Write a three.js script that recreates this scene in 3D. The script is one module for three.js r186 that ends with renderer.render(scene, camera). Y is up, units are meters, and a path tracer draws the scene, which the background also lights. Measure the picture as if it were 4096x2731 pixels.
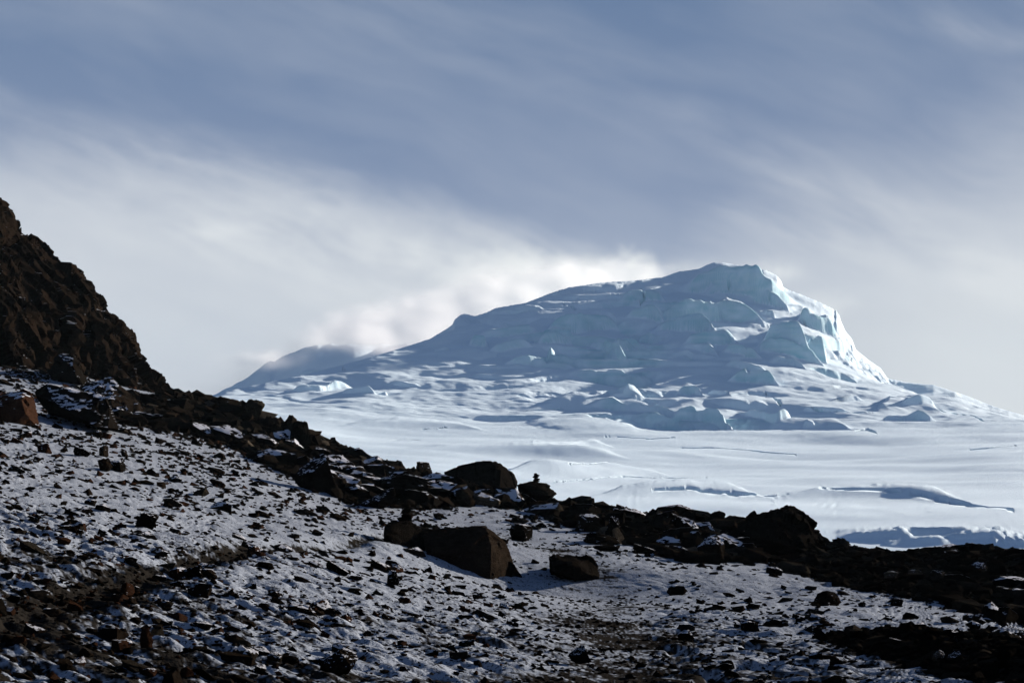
import * as THREE from 'three';
import { ConvexGeometry } from 'three/addons/geometries/ConvexGeometry.js';
import { MarchingCubes } from 'three/addons/objects/MarchingCubes.js';
import { mergeVertices, mergeGeometries, toCreasedNormals } from 'three/addons/utils/BufferGeometryUtils.js';

// ---------------------------------------------------------------- camera, sky, sun, exposure
const F = 5627, CU = 2048, CV = 1365.5, HORIZON = 1900;          // focal length, image centre and eye level in photo pixels
const PITCH = Math.atan((HORIZON - CV) / F), CP = Math.cos(PITCH), SP = Math.sin(PITCH);
const scene = new THREE.Scene();
const camera = new THREE.PerspectiveCamera(2 * Math.atan(CV / F) * 180 / Math.PI, 4096 / 2731, 0.1, 12000);
camera.position.set(0, 0, 0);
camera.rotation.set(PITCH, 0, 0);
scene.add(camera);
const renderer = new THREE.WebGLRenderer({ antialias: true });
renderer.toneMapping = THREE.LinearToneMapping;
const EXPOSURE = 2.1;
renderer.toneMappingExposure = EXPOSURE;
renderer.shadowMap.enabled = true;

const SUN_AZ = 52, SUN_EL = 15.7, RAD = Math.PI / 180;
const sunDir = new THREE.Vector3(Math.sin(SUN_AZ * RAD) * Math.cos(SUN_EL * RAD), Math.sin(SUN_EL * RAD), -Math.cos(SUN_AZ * RAD) * Math.cos(SUN_EL * RAD));
const sun = new THREE.DirectionalLight(new THREE.Color(1, 0.875, 0.745), 5);
sun.position.copy(sunDir).multiplyScalar(3000); sun.castShadow = true; sun.shadow.radius = 1.5;
Object.assign(sun.shadow.camera, { left: -2500, right: 2500, top: 2500, bottom: -2500, near: 1, far: 9000 });
sun.shadow.mapSize.set(4096, 4096);
scene.add(sun, sun.target);
scene.fog = new THREE.FogExp2(new THREE.Color(0.55, 0.82, 1.0), 0.00006);

// ---------------------------------------------------------------- numbers
function rng(seed) { let a = seed >>> 0; return () => { a = (a + 0x6D2B79F5) | 0; let t = Math.imul(a ^ (a >>> 15), 1 | a); t = (t + Math.imul(t ^ (t >>> 7), 61 | t)) ^ t; return ((t ^ (t >>> 14)) >>> 0) / 4294967296; }; }
const PERM = new Uint16Array(4096), GX = new Float32Array(4096), GY = new Float32Array(4096), GZ = new Float32Array(4096);
{
  const r = rng(77), p = [...Array(2048).keys()];
  for (let i = 2047; i > 0; i--) { const j = Math.floor(r() * (i + 1)); [p[i], p[j]] = [p[j], p[i]]; }
  for (let i = 0; i < 4096; i++) { PERM[i] = p[i & 2047]; const a = r() * 6.2832, z = r() * 2 - 1, s = Math.sqrt(1 - z * z); GX[i] = Math.cos(a) * s; GY[i] = Math.sin(a) * s; GZ[i] = z; }
}
const fade = (t) => t * t * t * (t * (t * 6 - 15) + 10);
function n2(x, y) {   // gradient noise, about -1..1
  const xi = Math.floor(x), yi = Math.floor(y), fx = x - xi, fy = y - yi, X = xi & 2047, Y = yi & 2047, u = fade(fx), v = fade(fy);
  const X1 = (X + 1) & 2047, Y1 = (Y + 1) & 2047;
  const a = PERM[PERM[X] + Y], b = PERM[PERM[X1] + Y], c = PERM[PERM[X] + Y1], d = PERM[PERM[X1] + Y1];
  const ga = GX[a] * fx + GY[a] * fy, gb = GX[b] * (fx - 1) + GY[b] * fy, gc = GX[c] * fx + GY[c] * (fy - 1), gd = GX[d] * (fx - 1) + GY[d] * (fy - 1);
  const p = ga + u * (gb - ga), q = gc + u * (gd - gc);
  return (p + v * (q - p)) * 1.7;
}
function n3(x, y, z) {
  const xi = Math.floor(x), yi = Math.floor(y), zi = Math.floor(z), fx = x - xi, fy = y - yi, fz = z - zi, u = fade(fx), v = fade(fy), w = fade(fz);
  let out = 0;
  for (let k = 0; k < 2; k++) {
    const Z = (zi + k) & 2047, gz = fz - k; let pl = 0;
    for (let j = 0; j < 2; j++) {
      const Y = (yi + j) & 2047, gy = fy - j;
      const a = PERM[PERM[PERM[xi & 2047] + Y] + Z], b = PERM[PERM[PERM[(xi + 1) & 2047] + Y] + Z];
      const da = GX[a] * fx + GY[a] * gy + GZ[a] * gz, db = GX[b] * (fx - 1) + GY[b] * gy + GZ[b] * gz;
      const l = da + u * (db - da);
      pl += (j ? v : 1 - v) * l;
    }
    out += (k ? w : 1 - w) * pl;
  }
  return out * 1.6;
}
function fbm2(x, y, o = 4, g = 0.5) { let s = 0, a = 1, t = 0; for (let i = 0; i < o; i++) { s += a * n2(x + i * 37.3, y - i * 51.7); t += a; a *= g; x *= 2.03; y *= 2.03; } return s / t; }
const clamp = (x, a = 0, b = 1) => Math.min(b, Math.max(a, x));
const lerp = (a, b, t) => a + (b - a) * t;
const smooth = (a, b, x) => { const t = clamp((x - a) / (b - a)); return t * t * (3 - 2 * t); };
const poly = (list, x) => {   // piecewise linear through [x, y] pairs
  if (x <= list[0][0]) return list[0][1];
  for (let i = 1; i < list.length; i++) if (x <= list[i][0]) { const t = (x - list[i - 1][0]) / (list[i][0] - list[i - 1][0]); return lerp(list[i - 1][1], list[i][1], t); }
  return list[list.length - 1][1];
};
const mix3 = (a, b, t) => [lerp(a[0], b[0], t), lerp(a[1], b[1], t), lerp(a[2], b[2], t)];
// a world point from a photo pixel and a distance ahead
function P(u, v, D) { const dx = (u - CU) / F, dy = -(v - CV) / F, y = dy * CP + SP, z = CP - dy * SP; return new THREE.Vector3(dx * D / z, y * D / z, -D); }
const project = (x, y, z) => { const D = -z, zc = D * CP + y * SP, yc = y * CP - D * SP; return [CU + F * x / zc, CV - F * yc / zc]; };

// ---------------------------------------------------------------- sky: blue air with streaming cloud banks
{
  const W = 4096, H = 2048, data = new Float32Array(W * H * 4);
  const AIR = [[-90, [0.06, 0.07, 0.085]], [-12, [0.10, 0.115, 0.14]], [-3, [0.30, 0.34, 0.42]], [0, [0.40, 0.45, 0.56]], [6, [0.31, 0.37, 0.51]], [11, [0.205, 0.27, 0.42]], [19, [0.132, 0.20, 0.345]], [30, [0.075, 0.13, 0.26]], [60, [0.032, 0.07, 0.17]], [90, [0.02, 0.05, 0.135]]];
  const air = (e) => { for (let i = 1; i < AIR.length; i++) if (e <= AIR[i][0]) { const t = (e - AIR[i - 1][0]) / (AIR[i][0] - AIR[i - 1][0]); return mix3(AIR[i - 1][1], AIR[i][1], t); } return AIR[AIR.length - 1][1]; };
  const VEIL = [0.63, 0.66, 0.715], BRIGHT = [0.86, 0.88, 0.885], GREY = [0.36, 0.385, 0.45];
  const blob = (u, v, cu, cv, ru, rv) => { const a = (u - cu) / ru, b = (v - cv) / rv; return Math.exp(-(a * a + b * b)); };
  for (let j = 0; j < H; j++) {
    const el = ((j + 0.5) / H - 0.5) * 180;
    for (let i = 0; i < W; i++) {
      let az = ((i + 0.5) / W - 0.25) * 360; if (az > 180) az -= 360;
      const o = (j * W + i) * 4;
      const inFront = Math.abs(az) < 75;
      const u = CU + F * (Math.abs(az) < 50 ? Math.tan(az * RAD) : Math.sign(az) * (1.1918 + (Math.abs(az) - 50) * 0.03));
      const v = HORIZON - F * Math.tan(clamp(el, -50, 60) * RAD) / Math.max(0.5, Math.cos(clamp(az, -60, 60) * RAD));
      let c = air(el);
      if (el > -10) {
        // slanted wisps that run down to the right, over the whole sky
        const du = u / 1000, dv = v / 1000, s = du * 0.94 + dv * 0.34, t = -du * 0.34 + dv * 0.94;
        const warp = fbm2(s * 0.9 + 3, t * 1.6, 3) * 0.35;
        const wisp = fbm2(s * 0.55 + 11, t * 2.6 + warp, 4, 0.5), fine = inFront && el < 30 ? 0.55 * fbm2(s * 2.2 + 40, t * 7 + warp * 3, 4, 0.55) + 0.32 * fbm2(s * 3.1 + 8, t * 24 + warp * 8, 4, 0.6) * smooth(-0.3, 0.5, wisp + 0.2) : 0;
        const high = 1 - smooth(17, 45, el), ahead = 1 - 0.75 * smooth(65, 120, Math.abs(az));
        let k = clamp(0.10 + 0.40 * wisp + 0.16 * fine) * (0.05 + 0.95 * high) * 0.62;
        // the bank that streams off the mountain to the left
        const edge1 = poly([[-4000, 420], [-1500, 440], [0, 560], [500, 600], [1000, 690], [1500, 800], [1900, 890], [2300, 985], [2700, 1080], [3300, 1230], [4000, 1350]], u) + wisp * 130;
        const b1 = (0.45 * smooth(-170, 60, v - edge1 + fine * 150) + 0.55 * smooth(-60, 400, v - edge1 + fine * 90)) * (1 - smooth(2350, 3000, u) * 0.6);
        k = Math.max(k, b1 * (0.92 + 0.2 * fine + 0.12 * wisp));
        // the paler sky to the right
        const edge2 = poly([[2000, 1500], [2600, 1180], [3000, 960], [3600, 820], [4096, 640], [5200, 300], [7000, 100], [9000, 100]], u) + wisp * 220;
        const b2 = smooth(-620, 640, v - edge2 + fine * 200);
        k = Math.max(k, b2 * (0.95 + 0.16 * fine + 0.2 * wisp));
        // long streaks: above the summit, top right, and over the left bank
        const st = v - (560 + (u - 2900) * 0.46) + fine * 60;
        k += 0.26 * Math.exp(-(st * st) / 12000) * smooth(2500, 3150, u) * (1 - smooth(3900, 4700, u)) * clamp(0.6 + 1.4 * fine);
        const st4 = v - (850 + (u - 2900) * 0.28) + fine * 40;
        k += 0.20 * Math.exp(-(st4 * st4) / 5000) * smooth(2600, 3000, u) * (1 - smooth(3900, 4700, u)) * clamp(0.6 + 1.4 * fine);
        const st2 = v - (20 + (u - 3600) * 0.25) + fine * 40;
        k += 0.24 * Math.exp(-(st2 * st2) / 6000) * smooth(3450, 3900, u) * clamp(0.6 + 1.4 * fine);
        const st3 = v - (440 + u * 0.24) + fine * 50;
        k += 0.16 * Math.exp(-(st3 * st3) / 8000) * (1 - smooth(900, 1500, u)) * clamp(0.7 + 1.2 * fine);
        const st5 = v - (60 + (u - 1500) * 0.30) + fine * 50;
        k += 0.10 * Math.exp(-(st5 * st5) / 15000) * smooth(900, 1600, u) * (1 - smooth(2400, 3200, u)) * clamp(0.7 + 1.2 * fine);
        c = mix3(c, VEIL, clamp(k * ahead, 0, 1.12));
        if (inFront && el < 20 && el > -3) {
          // the small pale puff on the left, the grey billow and the bright plume behind the ridge
          const puffN = fbm2(du * 5 + 7, dv * 7, 5, 0.58), puffM = fbm2(du * 13 + 70, dv * 16, 5, 0.6);
          const band = Math.exp(-(((v - edge1 - 190) / 190) ** 2)) * smooth(-200, 1500, u) * (1 - smooth(2450, 2750, u));
          c = mix3(c, BRIGHT, clamp(band * (0.34 + 0.5 * fine + 0.25 * puffN)));
          c = mix3(c, BRIGHT, 0.34 * clamp(blob(u, v, 850, 918, 120, 36) * (1 + 1.6 * puffN)));
          const vg = poly([[200, 1640], [700, 1510], [1000, 1410], [1250, 1335], [1400, 1260], [1550, 1215], [1700, 1185], [1900, 1150], [2200, 1140], [2600, 1150]], u);
          const g = smooth(-30, 130, v - vg + 95 * puffN + 40 * puffM) * smooth(500, 1150, u) * (1 - 0.75 * smooth(1850, 2250, u));
          c = mix3(c, GREY, 0.60 * g);
          const vt = poly([[1400, 1120], [1700, 1040], [1850, 985], [1980, 960], [2100, 990], [2300, 1012], [2420, 1000], [2540, 975], [2620, 1000], [2665, 1060], [2690, 1140]], u);
          const body = smooth(-25, 105, v - vt + 70 * puffN + 34 * puffM) * smooth(1500, 2050, u + 160 * puffN) * (1 - smooth(2600, 2700, u + 60 * puffN + 30 * puffM));
          c = mix3(c, BRIGHT, body * (0.62 + 0.5 * smooth(1750, 2300, u)) * (1 - 0.8 * g * (1 - smooth(1900, 2200, u))));
          const spin = blob(u, v, 2760, 1085, 170, 40) + blob(u, v, 3110, 1085, 110, 48) + 0.7 * blob(u, v, 3330, 1215, 110, 50);
          c = mix3(c, BRIGHT, clamp(0.55 * spin * (0.9 + puffM)));
          c = mix3(c, BRIGHT, 0.45 * smooth(700, 1450, v) * smooth(3000, 4000, u));
        }
      }
      // glow of the veiled sky round the sun
      const cosang = Math.sin(el * RAD) * sunDir.y + Math.cos(el * RAD) * (Math.sin(az * RAD) * sunDir.x - Math.cos(az * RAD) * sunDir.z);
      const ang = Math.acos(clamp(cosang, -1, 1)) / RAD, glow = el > -3 ? 0.9 * Math.exp(-ang * ang / 180) : 0;
      data[o] = (c[0] + glow) / EXPOSURE; data[o + 1] = (c[1] + glow * 0.96) / EXPOSURE; data[o + 2] = (c[2] + glow * 0.9) / EXPOSURE; data[o + 3] = 1;
    }
  }
  const sky = new THREE.DataTexture(data, W, H, THREE.RGBAFormat, THREE.FloatType);
  sky.mapping = THREE.EquirectangularReflectionMapping; sky.magFilter = THREE.LinearFilter; sky.wrapS = THREE.RepeatWrapping; sky.needsUpdate = true;
  scene.background = sky; scene.environment = sky;
}
console.log('sky done');

// ---------------------------------------------------------------- smooth surfaces through measured points
function thinPlate(points, scale) {   // points: Vector3 list; y as a function of x, z
  const n = points.length, N = n + 3, A = [], K = (r2) => (r2 < 1e-12 ? 0 : r2 * Math.log(r2));
  const xs = points.map((p) => p.x / scale), zs = points.map((p) => p.z / scale);
  for (let i = 0; i < n; i++) { const row = new Float64Array(N + 1); for (let j = 0; j < n; j++) row[j] = K((xs[i] - xs[j]) ** 2 + (zs[i] - zs[j]) ** 2) + (i === j ? 1e-5 : 0); row[n] = 1; row[n + 1] = xs[i]; row[n + 2] = zs[i]; row[N] = points[i].y; A.push(row); }
  for (let k = 0; k < 3; k++) { const row = new Float64Array(N + 1); for (let j = 0; j < n; j++) row[j] = k === 0 ? 1 : k === 1 ? xs[j] : zs[j]; A.push(row); }
  for (let c = 0; c < N; c++) {
    let p = c; for (let r = c + 1; r < N; r++) if (Math.abs(A[r][c]) > Math.abs(A[p][c])) p = r;
    [A[c], A[p]] = [A[p], A[c]];
    for (let r = c + 1; r < N; r++) { const f = A[r][c] / A[c][c]; if (f) for (let k = c; k <= N; k++) A[r][k] -= f * A[c][k]; }
  }
  const w = new Float64Array(N);
  for (let r = N - 1; r >= 0; r--) { let s = A[r][N]; for (let k = r + 1; k < N; k++) s -= A[r][k] * w[k]; w[r] = s / A[r][r]; }
  return (x, z) => { x /= scale; z /= scale; let s = w[n] + w[n + 1] * x + w[n + 2] * z; for (let i = 0; i < n; i++) { const dx = x - xs[i], dz = z - zs[i], r2 = dx * dx + dz * dz; if (r2 > 1e-12) s += w[i] * r2 * Math.log(r2); } return s; };
}
function meetRay(height, u, v, from, to, step) {   // where the sight line through a photo pixel meets a height field
  const q = P(u, v, 1), sx = q.x, sy = q.y; let prev = from;
  for (let D = from; D <= to; D += step(D)) {
    if (height(sx * D, -D) >= sy * D) {
      let a = prev, b = D; for (let k = 0; k < 14; k++) { const m = (a + b) / 2; if (height(sx * m, -m) >= sy * m) b = m; else a = m; }
      return new THREE.Vector3(sx * b, height(sx * b, -b), -b);
    }
    prev = D;
  }
  return null;
}
// a sheet over columns of constant bearing; rows are spaced evenly along the drawn profile of each column
function sheet(height, slopes, d0, d1, fineN, rows, spread, blur = 7, profile = height) {
  const nc = slopes.length, Df = new Float64Array(fineN);
  for (let j = 0; j < fineN; j++) Df[j] = d0 * Math.pow(d1 / d0, j / (fineN - 1));
  const hs = new Float32Array(nc * fineN), wt = new Float32Array(nc * fineN);
  for (let i = 0; i < nc; i++) for (let j = 0; j < fineN; j++) hs[i * fineN + j] = profile(slopes[i] * Df[j], -Df[j]);
  for (let i = 0; i < nc; i++) for (let j = 1; j < fineN; j++) { const a = hs[i * fineN + j - 1] / Df[j - 1], b = hs[i * fineN + j] / Df[j]; wt[i * fineN + j] = Math.abs(b - a) + spread * Math.log(Df[j] / Df[j - 1]); }
  // the spacing changes slowly from column to column
  const acc = new Float64Array(nc + 1), R = blur, ws = new Float32Array(nc * fineN);
  for (let j = 0; j < fineN; j++) {
    for (let i = 0; i < nc; i++) acc[i + 1] = acc[i] + wt[i * fineN + j];
    for (let i = 0; i < nc; i++) { const a = Math.max(0, i - R), b = Math.min(nc, i + R + 1); ws[i * fineN + j] = (acc[b] - acc[a]) / (b - a); }
  }
  const zones = Array.isArray(rows) ? rows : [[d1, rows]]; rows = zones.reduce((t, z) => t + z[1], 0);
  const pos = new Float32Array(nc * rows * 3);
  for (let i = 0; i < nc; i++) {
    const cum = new Float64Array(fineN); for (let j = 1; j < fineN; j++) cum[j] = cum[j - 1] + ws[i * fineN + j];
    let j = 1, start = 0, row = 0;
    for (const [until, n] of zones) {
      let end = fineN - 1; if (until < d1) end = Math.round(Math.log(until / d0) / Math.log(d1 / d0) * (fineN - 1));
      for (let r = 0; r < n; r++, row++) {
        const last = end === fineN - 1, t = lerp(cum[start], cum[end], r / (last ? n - 1 : n)); while (j < fineN - 1 && cum[j] < t) j++;
        const f = clamp((t - cum[j - 1]) / Math.max(1e-12, cum[j] - cum[j - 1])), D = lerp(Df[j - 1], Df[j], f), o = (i * rows + row) * 3;
        pos[o] = slopes[i] * D; pos[o + 1] = profile === height ? lerp(hs[i * fineN + j - 1], hs[i * fineN + j], f) : height(slopes[i] * D, -D); pos[o + 2] = -D;
      }
      start = end;
    }
  }
  const idx = new Uint32Array((nc - 1) * (rows - 1) * 6); let q = 0;
  for (let i = 0; i < nc - 1; i++) for (let r = 0; r < rows - 1; r++) { const a = i * rows + r, b = a + rows; idx[q++] = a; idx[q++] = b; idx[q++] = a + 1; idx[q++] = b; idx[q++] = b + 1; idx[q++] = a + 1; }
  const g = new THREE.BufferGeometry();
  g.setAttribute('position', new THREE.BufferAttribute(pos, 3)); g.setIndex(new THREE.BufferAttribute(idx, 1));
  return g;
}
function dress(g, paint, uvScale) {   // vertex colours and uv in metres
  const p = g.attributes.position, c = new Float32Array(p.count * 3), uv = new Float32Array(p.count * 2);
  for (let i = 0; i < p.count; i++) { const k = paint(p.getX(i), p.getY(i), p.getZ(i), i); c[i * 3] = k[0]; c[i * 3 + 1] = k[1]; c[i * 3 + 2] = k[2]; uv[i * 2] = p.getX(i) * uvScale; uv[i * 2 + 1] = p.getZ(i) * uvScale; }
  g.setAttribute('color', new THREE.BufferAttribute(c, 3)); g.setAttribute('uv', new THREE.BufferAttribute(uv, 2)); g.computeVertexNormals();
  return g;
}
const used = new Map();
const numbered = (name) => { const n = used.get(name) ?? 0; used.set(name, n + 1); return n ? name + '_' + String(n).padStart(3, '0') : name; };
function place(o, name, label, category, group) { o.name = numbered(name); o.userData.label = label; o.userData.category = category; if (group) o.userData.group = group; scene.add(o); o.traverse((m) => { m.castShadow = m.receiveShadow = true; }); return o; }
function setting(o, name, label, category, kind = 'structure') { place(o, name, label, category); o.userData.kind = kind; return o; }

// ---------------------------------------------------------------- materials
function noiseTexture(N, fn, srgb) {
  const d = new Uint8Array(N * N * 4);
  for (let j = 0; j < N; j++) for (let i = 0; i < N; i++) { const k = fn(i / N, j / N), o = (j * N + i) * 4; for (let c = 0; c < 3; c++) d[o + c] = clamp(Array.isArray(k) ? k[c] : k) * 255; d[o + 3] = 255; }
  const t = new THREE.DataTexture(d, N, N, THREE.RGBAFormat); t.wrapS = t.wrapT = THREE.RepeatWrapping; t.magFilter = THREE.LinearFilter; if (srgb) t.colorSpace = THREE.SRGBColorSpace; t.needsUpdate = true; return t;
}
// noise that repeats over the tile: four shifted copies blended
const tileable = (fn) => (x, y) => { const wx = smooth(0, 1, x), wy = smooth(0, 1, y); const a = fn(x, y), b = fn(x - 1, y), c = fn(x, y - 1), d = fn(x - 1, y - 1); const m = lerp(lerp(a, b, wx), lerp(c, d, wx), wy), s = Math.sqrt(((1 - wx) ** 2 + wx ** 2) * ((1 - wy) ** 2 + wy ** 2)); return m / s; };
const GRAIN = noiseTexture(1024, (x, y) => { const a = tileable((p, q) => fbm2(p * 60, q * 60, 4, 0.75))(x, y); return 0.5 + 0.5 * a; });
const SPECKLE = noiseTexture(1024, (x, y) => {   // thin crusted snow with grit showing through
  const a = tileable((p, q) => fbm2(p * 46, q * 46, 4, 0.8))(x, y), b = tileable((p, q) => n2(p * 150 + 9, q * 150))(x, y);
  const grit = smooth(0.14, 0.40, a * 0.9 + b * 0.45);
  const k = lerp(1, 0.22, grit) * (0.95 + 0.05 * b);
  return [k, k, k];
}, true);
const M = {
  ice: new THREE.MeshPhysicalMaterial({ specularIntensity: 0.3, name: 'glacier snow and ice', vertexColors: true, roughness: 0.85, bumpMap: GRAIN, bumpScale: 0.5 }),
  ground: new THREE.MeshPhysicalMaterial({ specularIntensity: 0, name: 'snow dusted scree', vertexColors: true, roughness: 0.9, map: SPECKLE, bumpMap: GRAIN, bumpScale: 0.02 }),
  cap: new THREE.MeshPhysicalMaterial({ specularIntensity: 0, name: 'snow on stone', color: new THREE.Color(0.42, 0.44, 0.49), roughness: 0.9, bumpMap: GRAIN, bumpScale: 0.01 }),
};
const ROCKMAP = noiseTexture(512, (x, y) => { const a = tileable((p, q) => fbm2(p * 7, q * 7, 5, 0.65))(x, y), b = tileable((p, q) => fbm2(p * 40 + 5, q * 40, 3, 0.7))(x, y); const k = clamp(0.68 + 0.34 * a + 0.22 * b); return [k, k * 0.985, k * 0.965]; }, true);
const rockMat = (name, r, g, b) => new THREE.MeshPhysicalMaterial({ name, specularIntensity: 0, color: new THREE.Color(r, g, b), roughness: 0.9, map: ROCKMAP, bumpMap: GRAIN, bumpScale: 0.06 });
M.rock = [rockMat('dark andesite', 0.02, 0.017, 0.0145), rockMat('brown andesite', 0.04, 0.031, 0.024), rockMat('grey andesite', 0.058, 0.051, 0.042), rockMat('rusty andesite', 0.085, 0.045, 0.03), rockMat('pale andesite', 0.17, 0.145, 0.115), rockMat('weathered brown andesite', 0.078, 0.06, 0.043)];
M.cliff = new THREE.MeshPhysicalMaterial({ specularIntensity: 0, name: 'weathered cliff rock', vertexColors: true, roughness: 0.92, map: ROCKMAP, bumpMap: GRAIN, bumpScale: 0.08 });

// ---------------------------------------------------------------- glacier mountain
const mountainBase = thinPlate([
  // lower glacier
  [-400, 1900, 640], [600, 1880, 640], [1300, 1900, 620], [2000, 2000, 560], [2500, 2080, 480], [2900, 2160, 445], [3400, 2190, 428], [3800, 2230, 416], [4096, 2240, 412], [4600, 2240, 412], [2900, 2500, 340], [4096, 2500, 350], [1500, 2300, 330], [0, 2300, 330], [5200, 2500, 350],
  [2300, 1890, 720], [2700, 1940, 660], [3100, 2000, 600], [3600, 2010, 590], [4096, 1960, 640], [4700, 1950, 650], [3300, 2110, 470], [4096, 2115, 455],
  [1100, 1690, 940], [1400, 1700, 960], [1700, 1730, 940], [2100, 1790, 860], [2500, 1800, 880], [3000, 1830, 850], [3600, 1840, 830], [4096, 1820, 840], [4700, 1820, 840],
  // foot of the icefall and the shelf on the left
  [1300, 1600, 1140], [1700, 1620, 1120], [2100, 1680, 1060], [2400, 1700, 1020], [2700, 1735, 975], [3100, 1740, 980], [3500, 1720, 1010], [4096, 1720, 985], [4700, 1740, 960],
  // the icefall
  [1500, 1540, 1240], [1800, 1520, 1270], [2100, 1540, 1230], [2500, 1560, 1220], [2900, 1570, 1210], [3300, 1580, 1220], [3600, 1600, 1240], [4000, 1670, 1160],
  [2000, 1400, 1400], [2400, 1410, 1380], [2800, 1420, 1370], [3150, 1440, 1370], [3380, 1480, 1400], [3560, 1530, 1450], [3800, 1590, 1380],
  [2300, 1260, 1530], [2700, 1250, 1540], [3000, 1260, 1540], [3250, 1310, 1520], [3340, 1400, 1470],
  // the skyline and the fall behind it
  [400, 1680, 1120], [850, 1590, 1200], [1190, 1506, 1280], [1453, 1437, 1370], [1715, 1352, 1490], [1863, 1262, 1620], [2003, 1230, 1630], [2281, 1148, 1690], [2577, 1126, 1720], [2760, 1084, 1730], [2880, 1050, 1740], [3040, 1066, 1740], [3120, 1115, 1720], [3222, 1188, 1690], [3309, 1222, 1660], [3366, 1262, 1620], [3412, 1362, 1570], [3440, 1415, 1560], [3535, 1490, 1540], [3657, 1533, 1540], [3831, 1568, 1500], [4096, 1664, 1440], [4700, 1830, 1380],
  [3480, 1330, 1800], [3600, 1500, 1750], [3300, 1330, 1850],
  [400, 1800, 1300], [850, 1700, 1400], [1190, 1600, 1450], [1453, 1530, 1540], [1715, 1440, 1660], [2003, 1330, 1800], [2500, 1240, 1900], [2880, 1180, 1920], [3120, 1250, 1900], [3657, 1650, 1750], [4096, 1760, 1640], [4700, 1950, 1600],
  [0, 1850, 2300], [1500, 1700, 2300], [2500, 1650, 2400], [3500, 1750, 2300], [4700, 2000, 2200],
].map(([u, v, D]) => P(u, v, D)), 1000);

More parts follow.
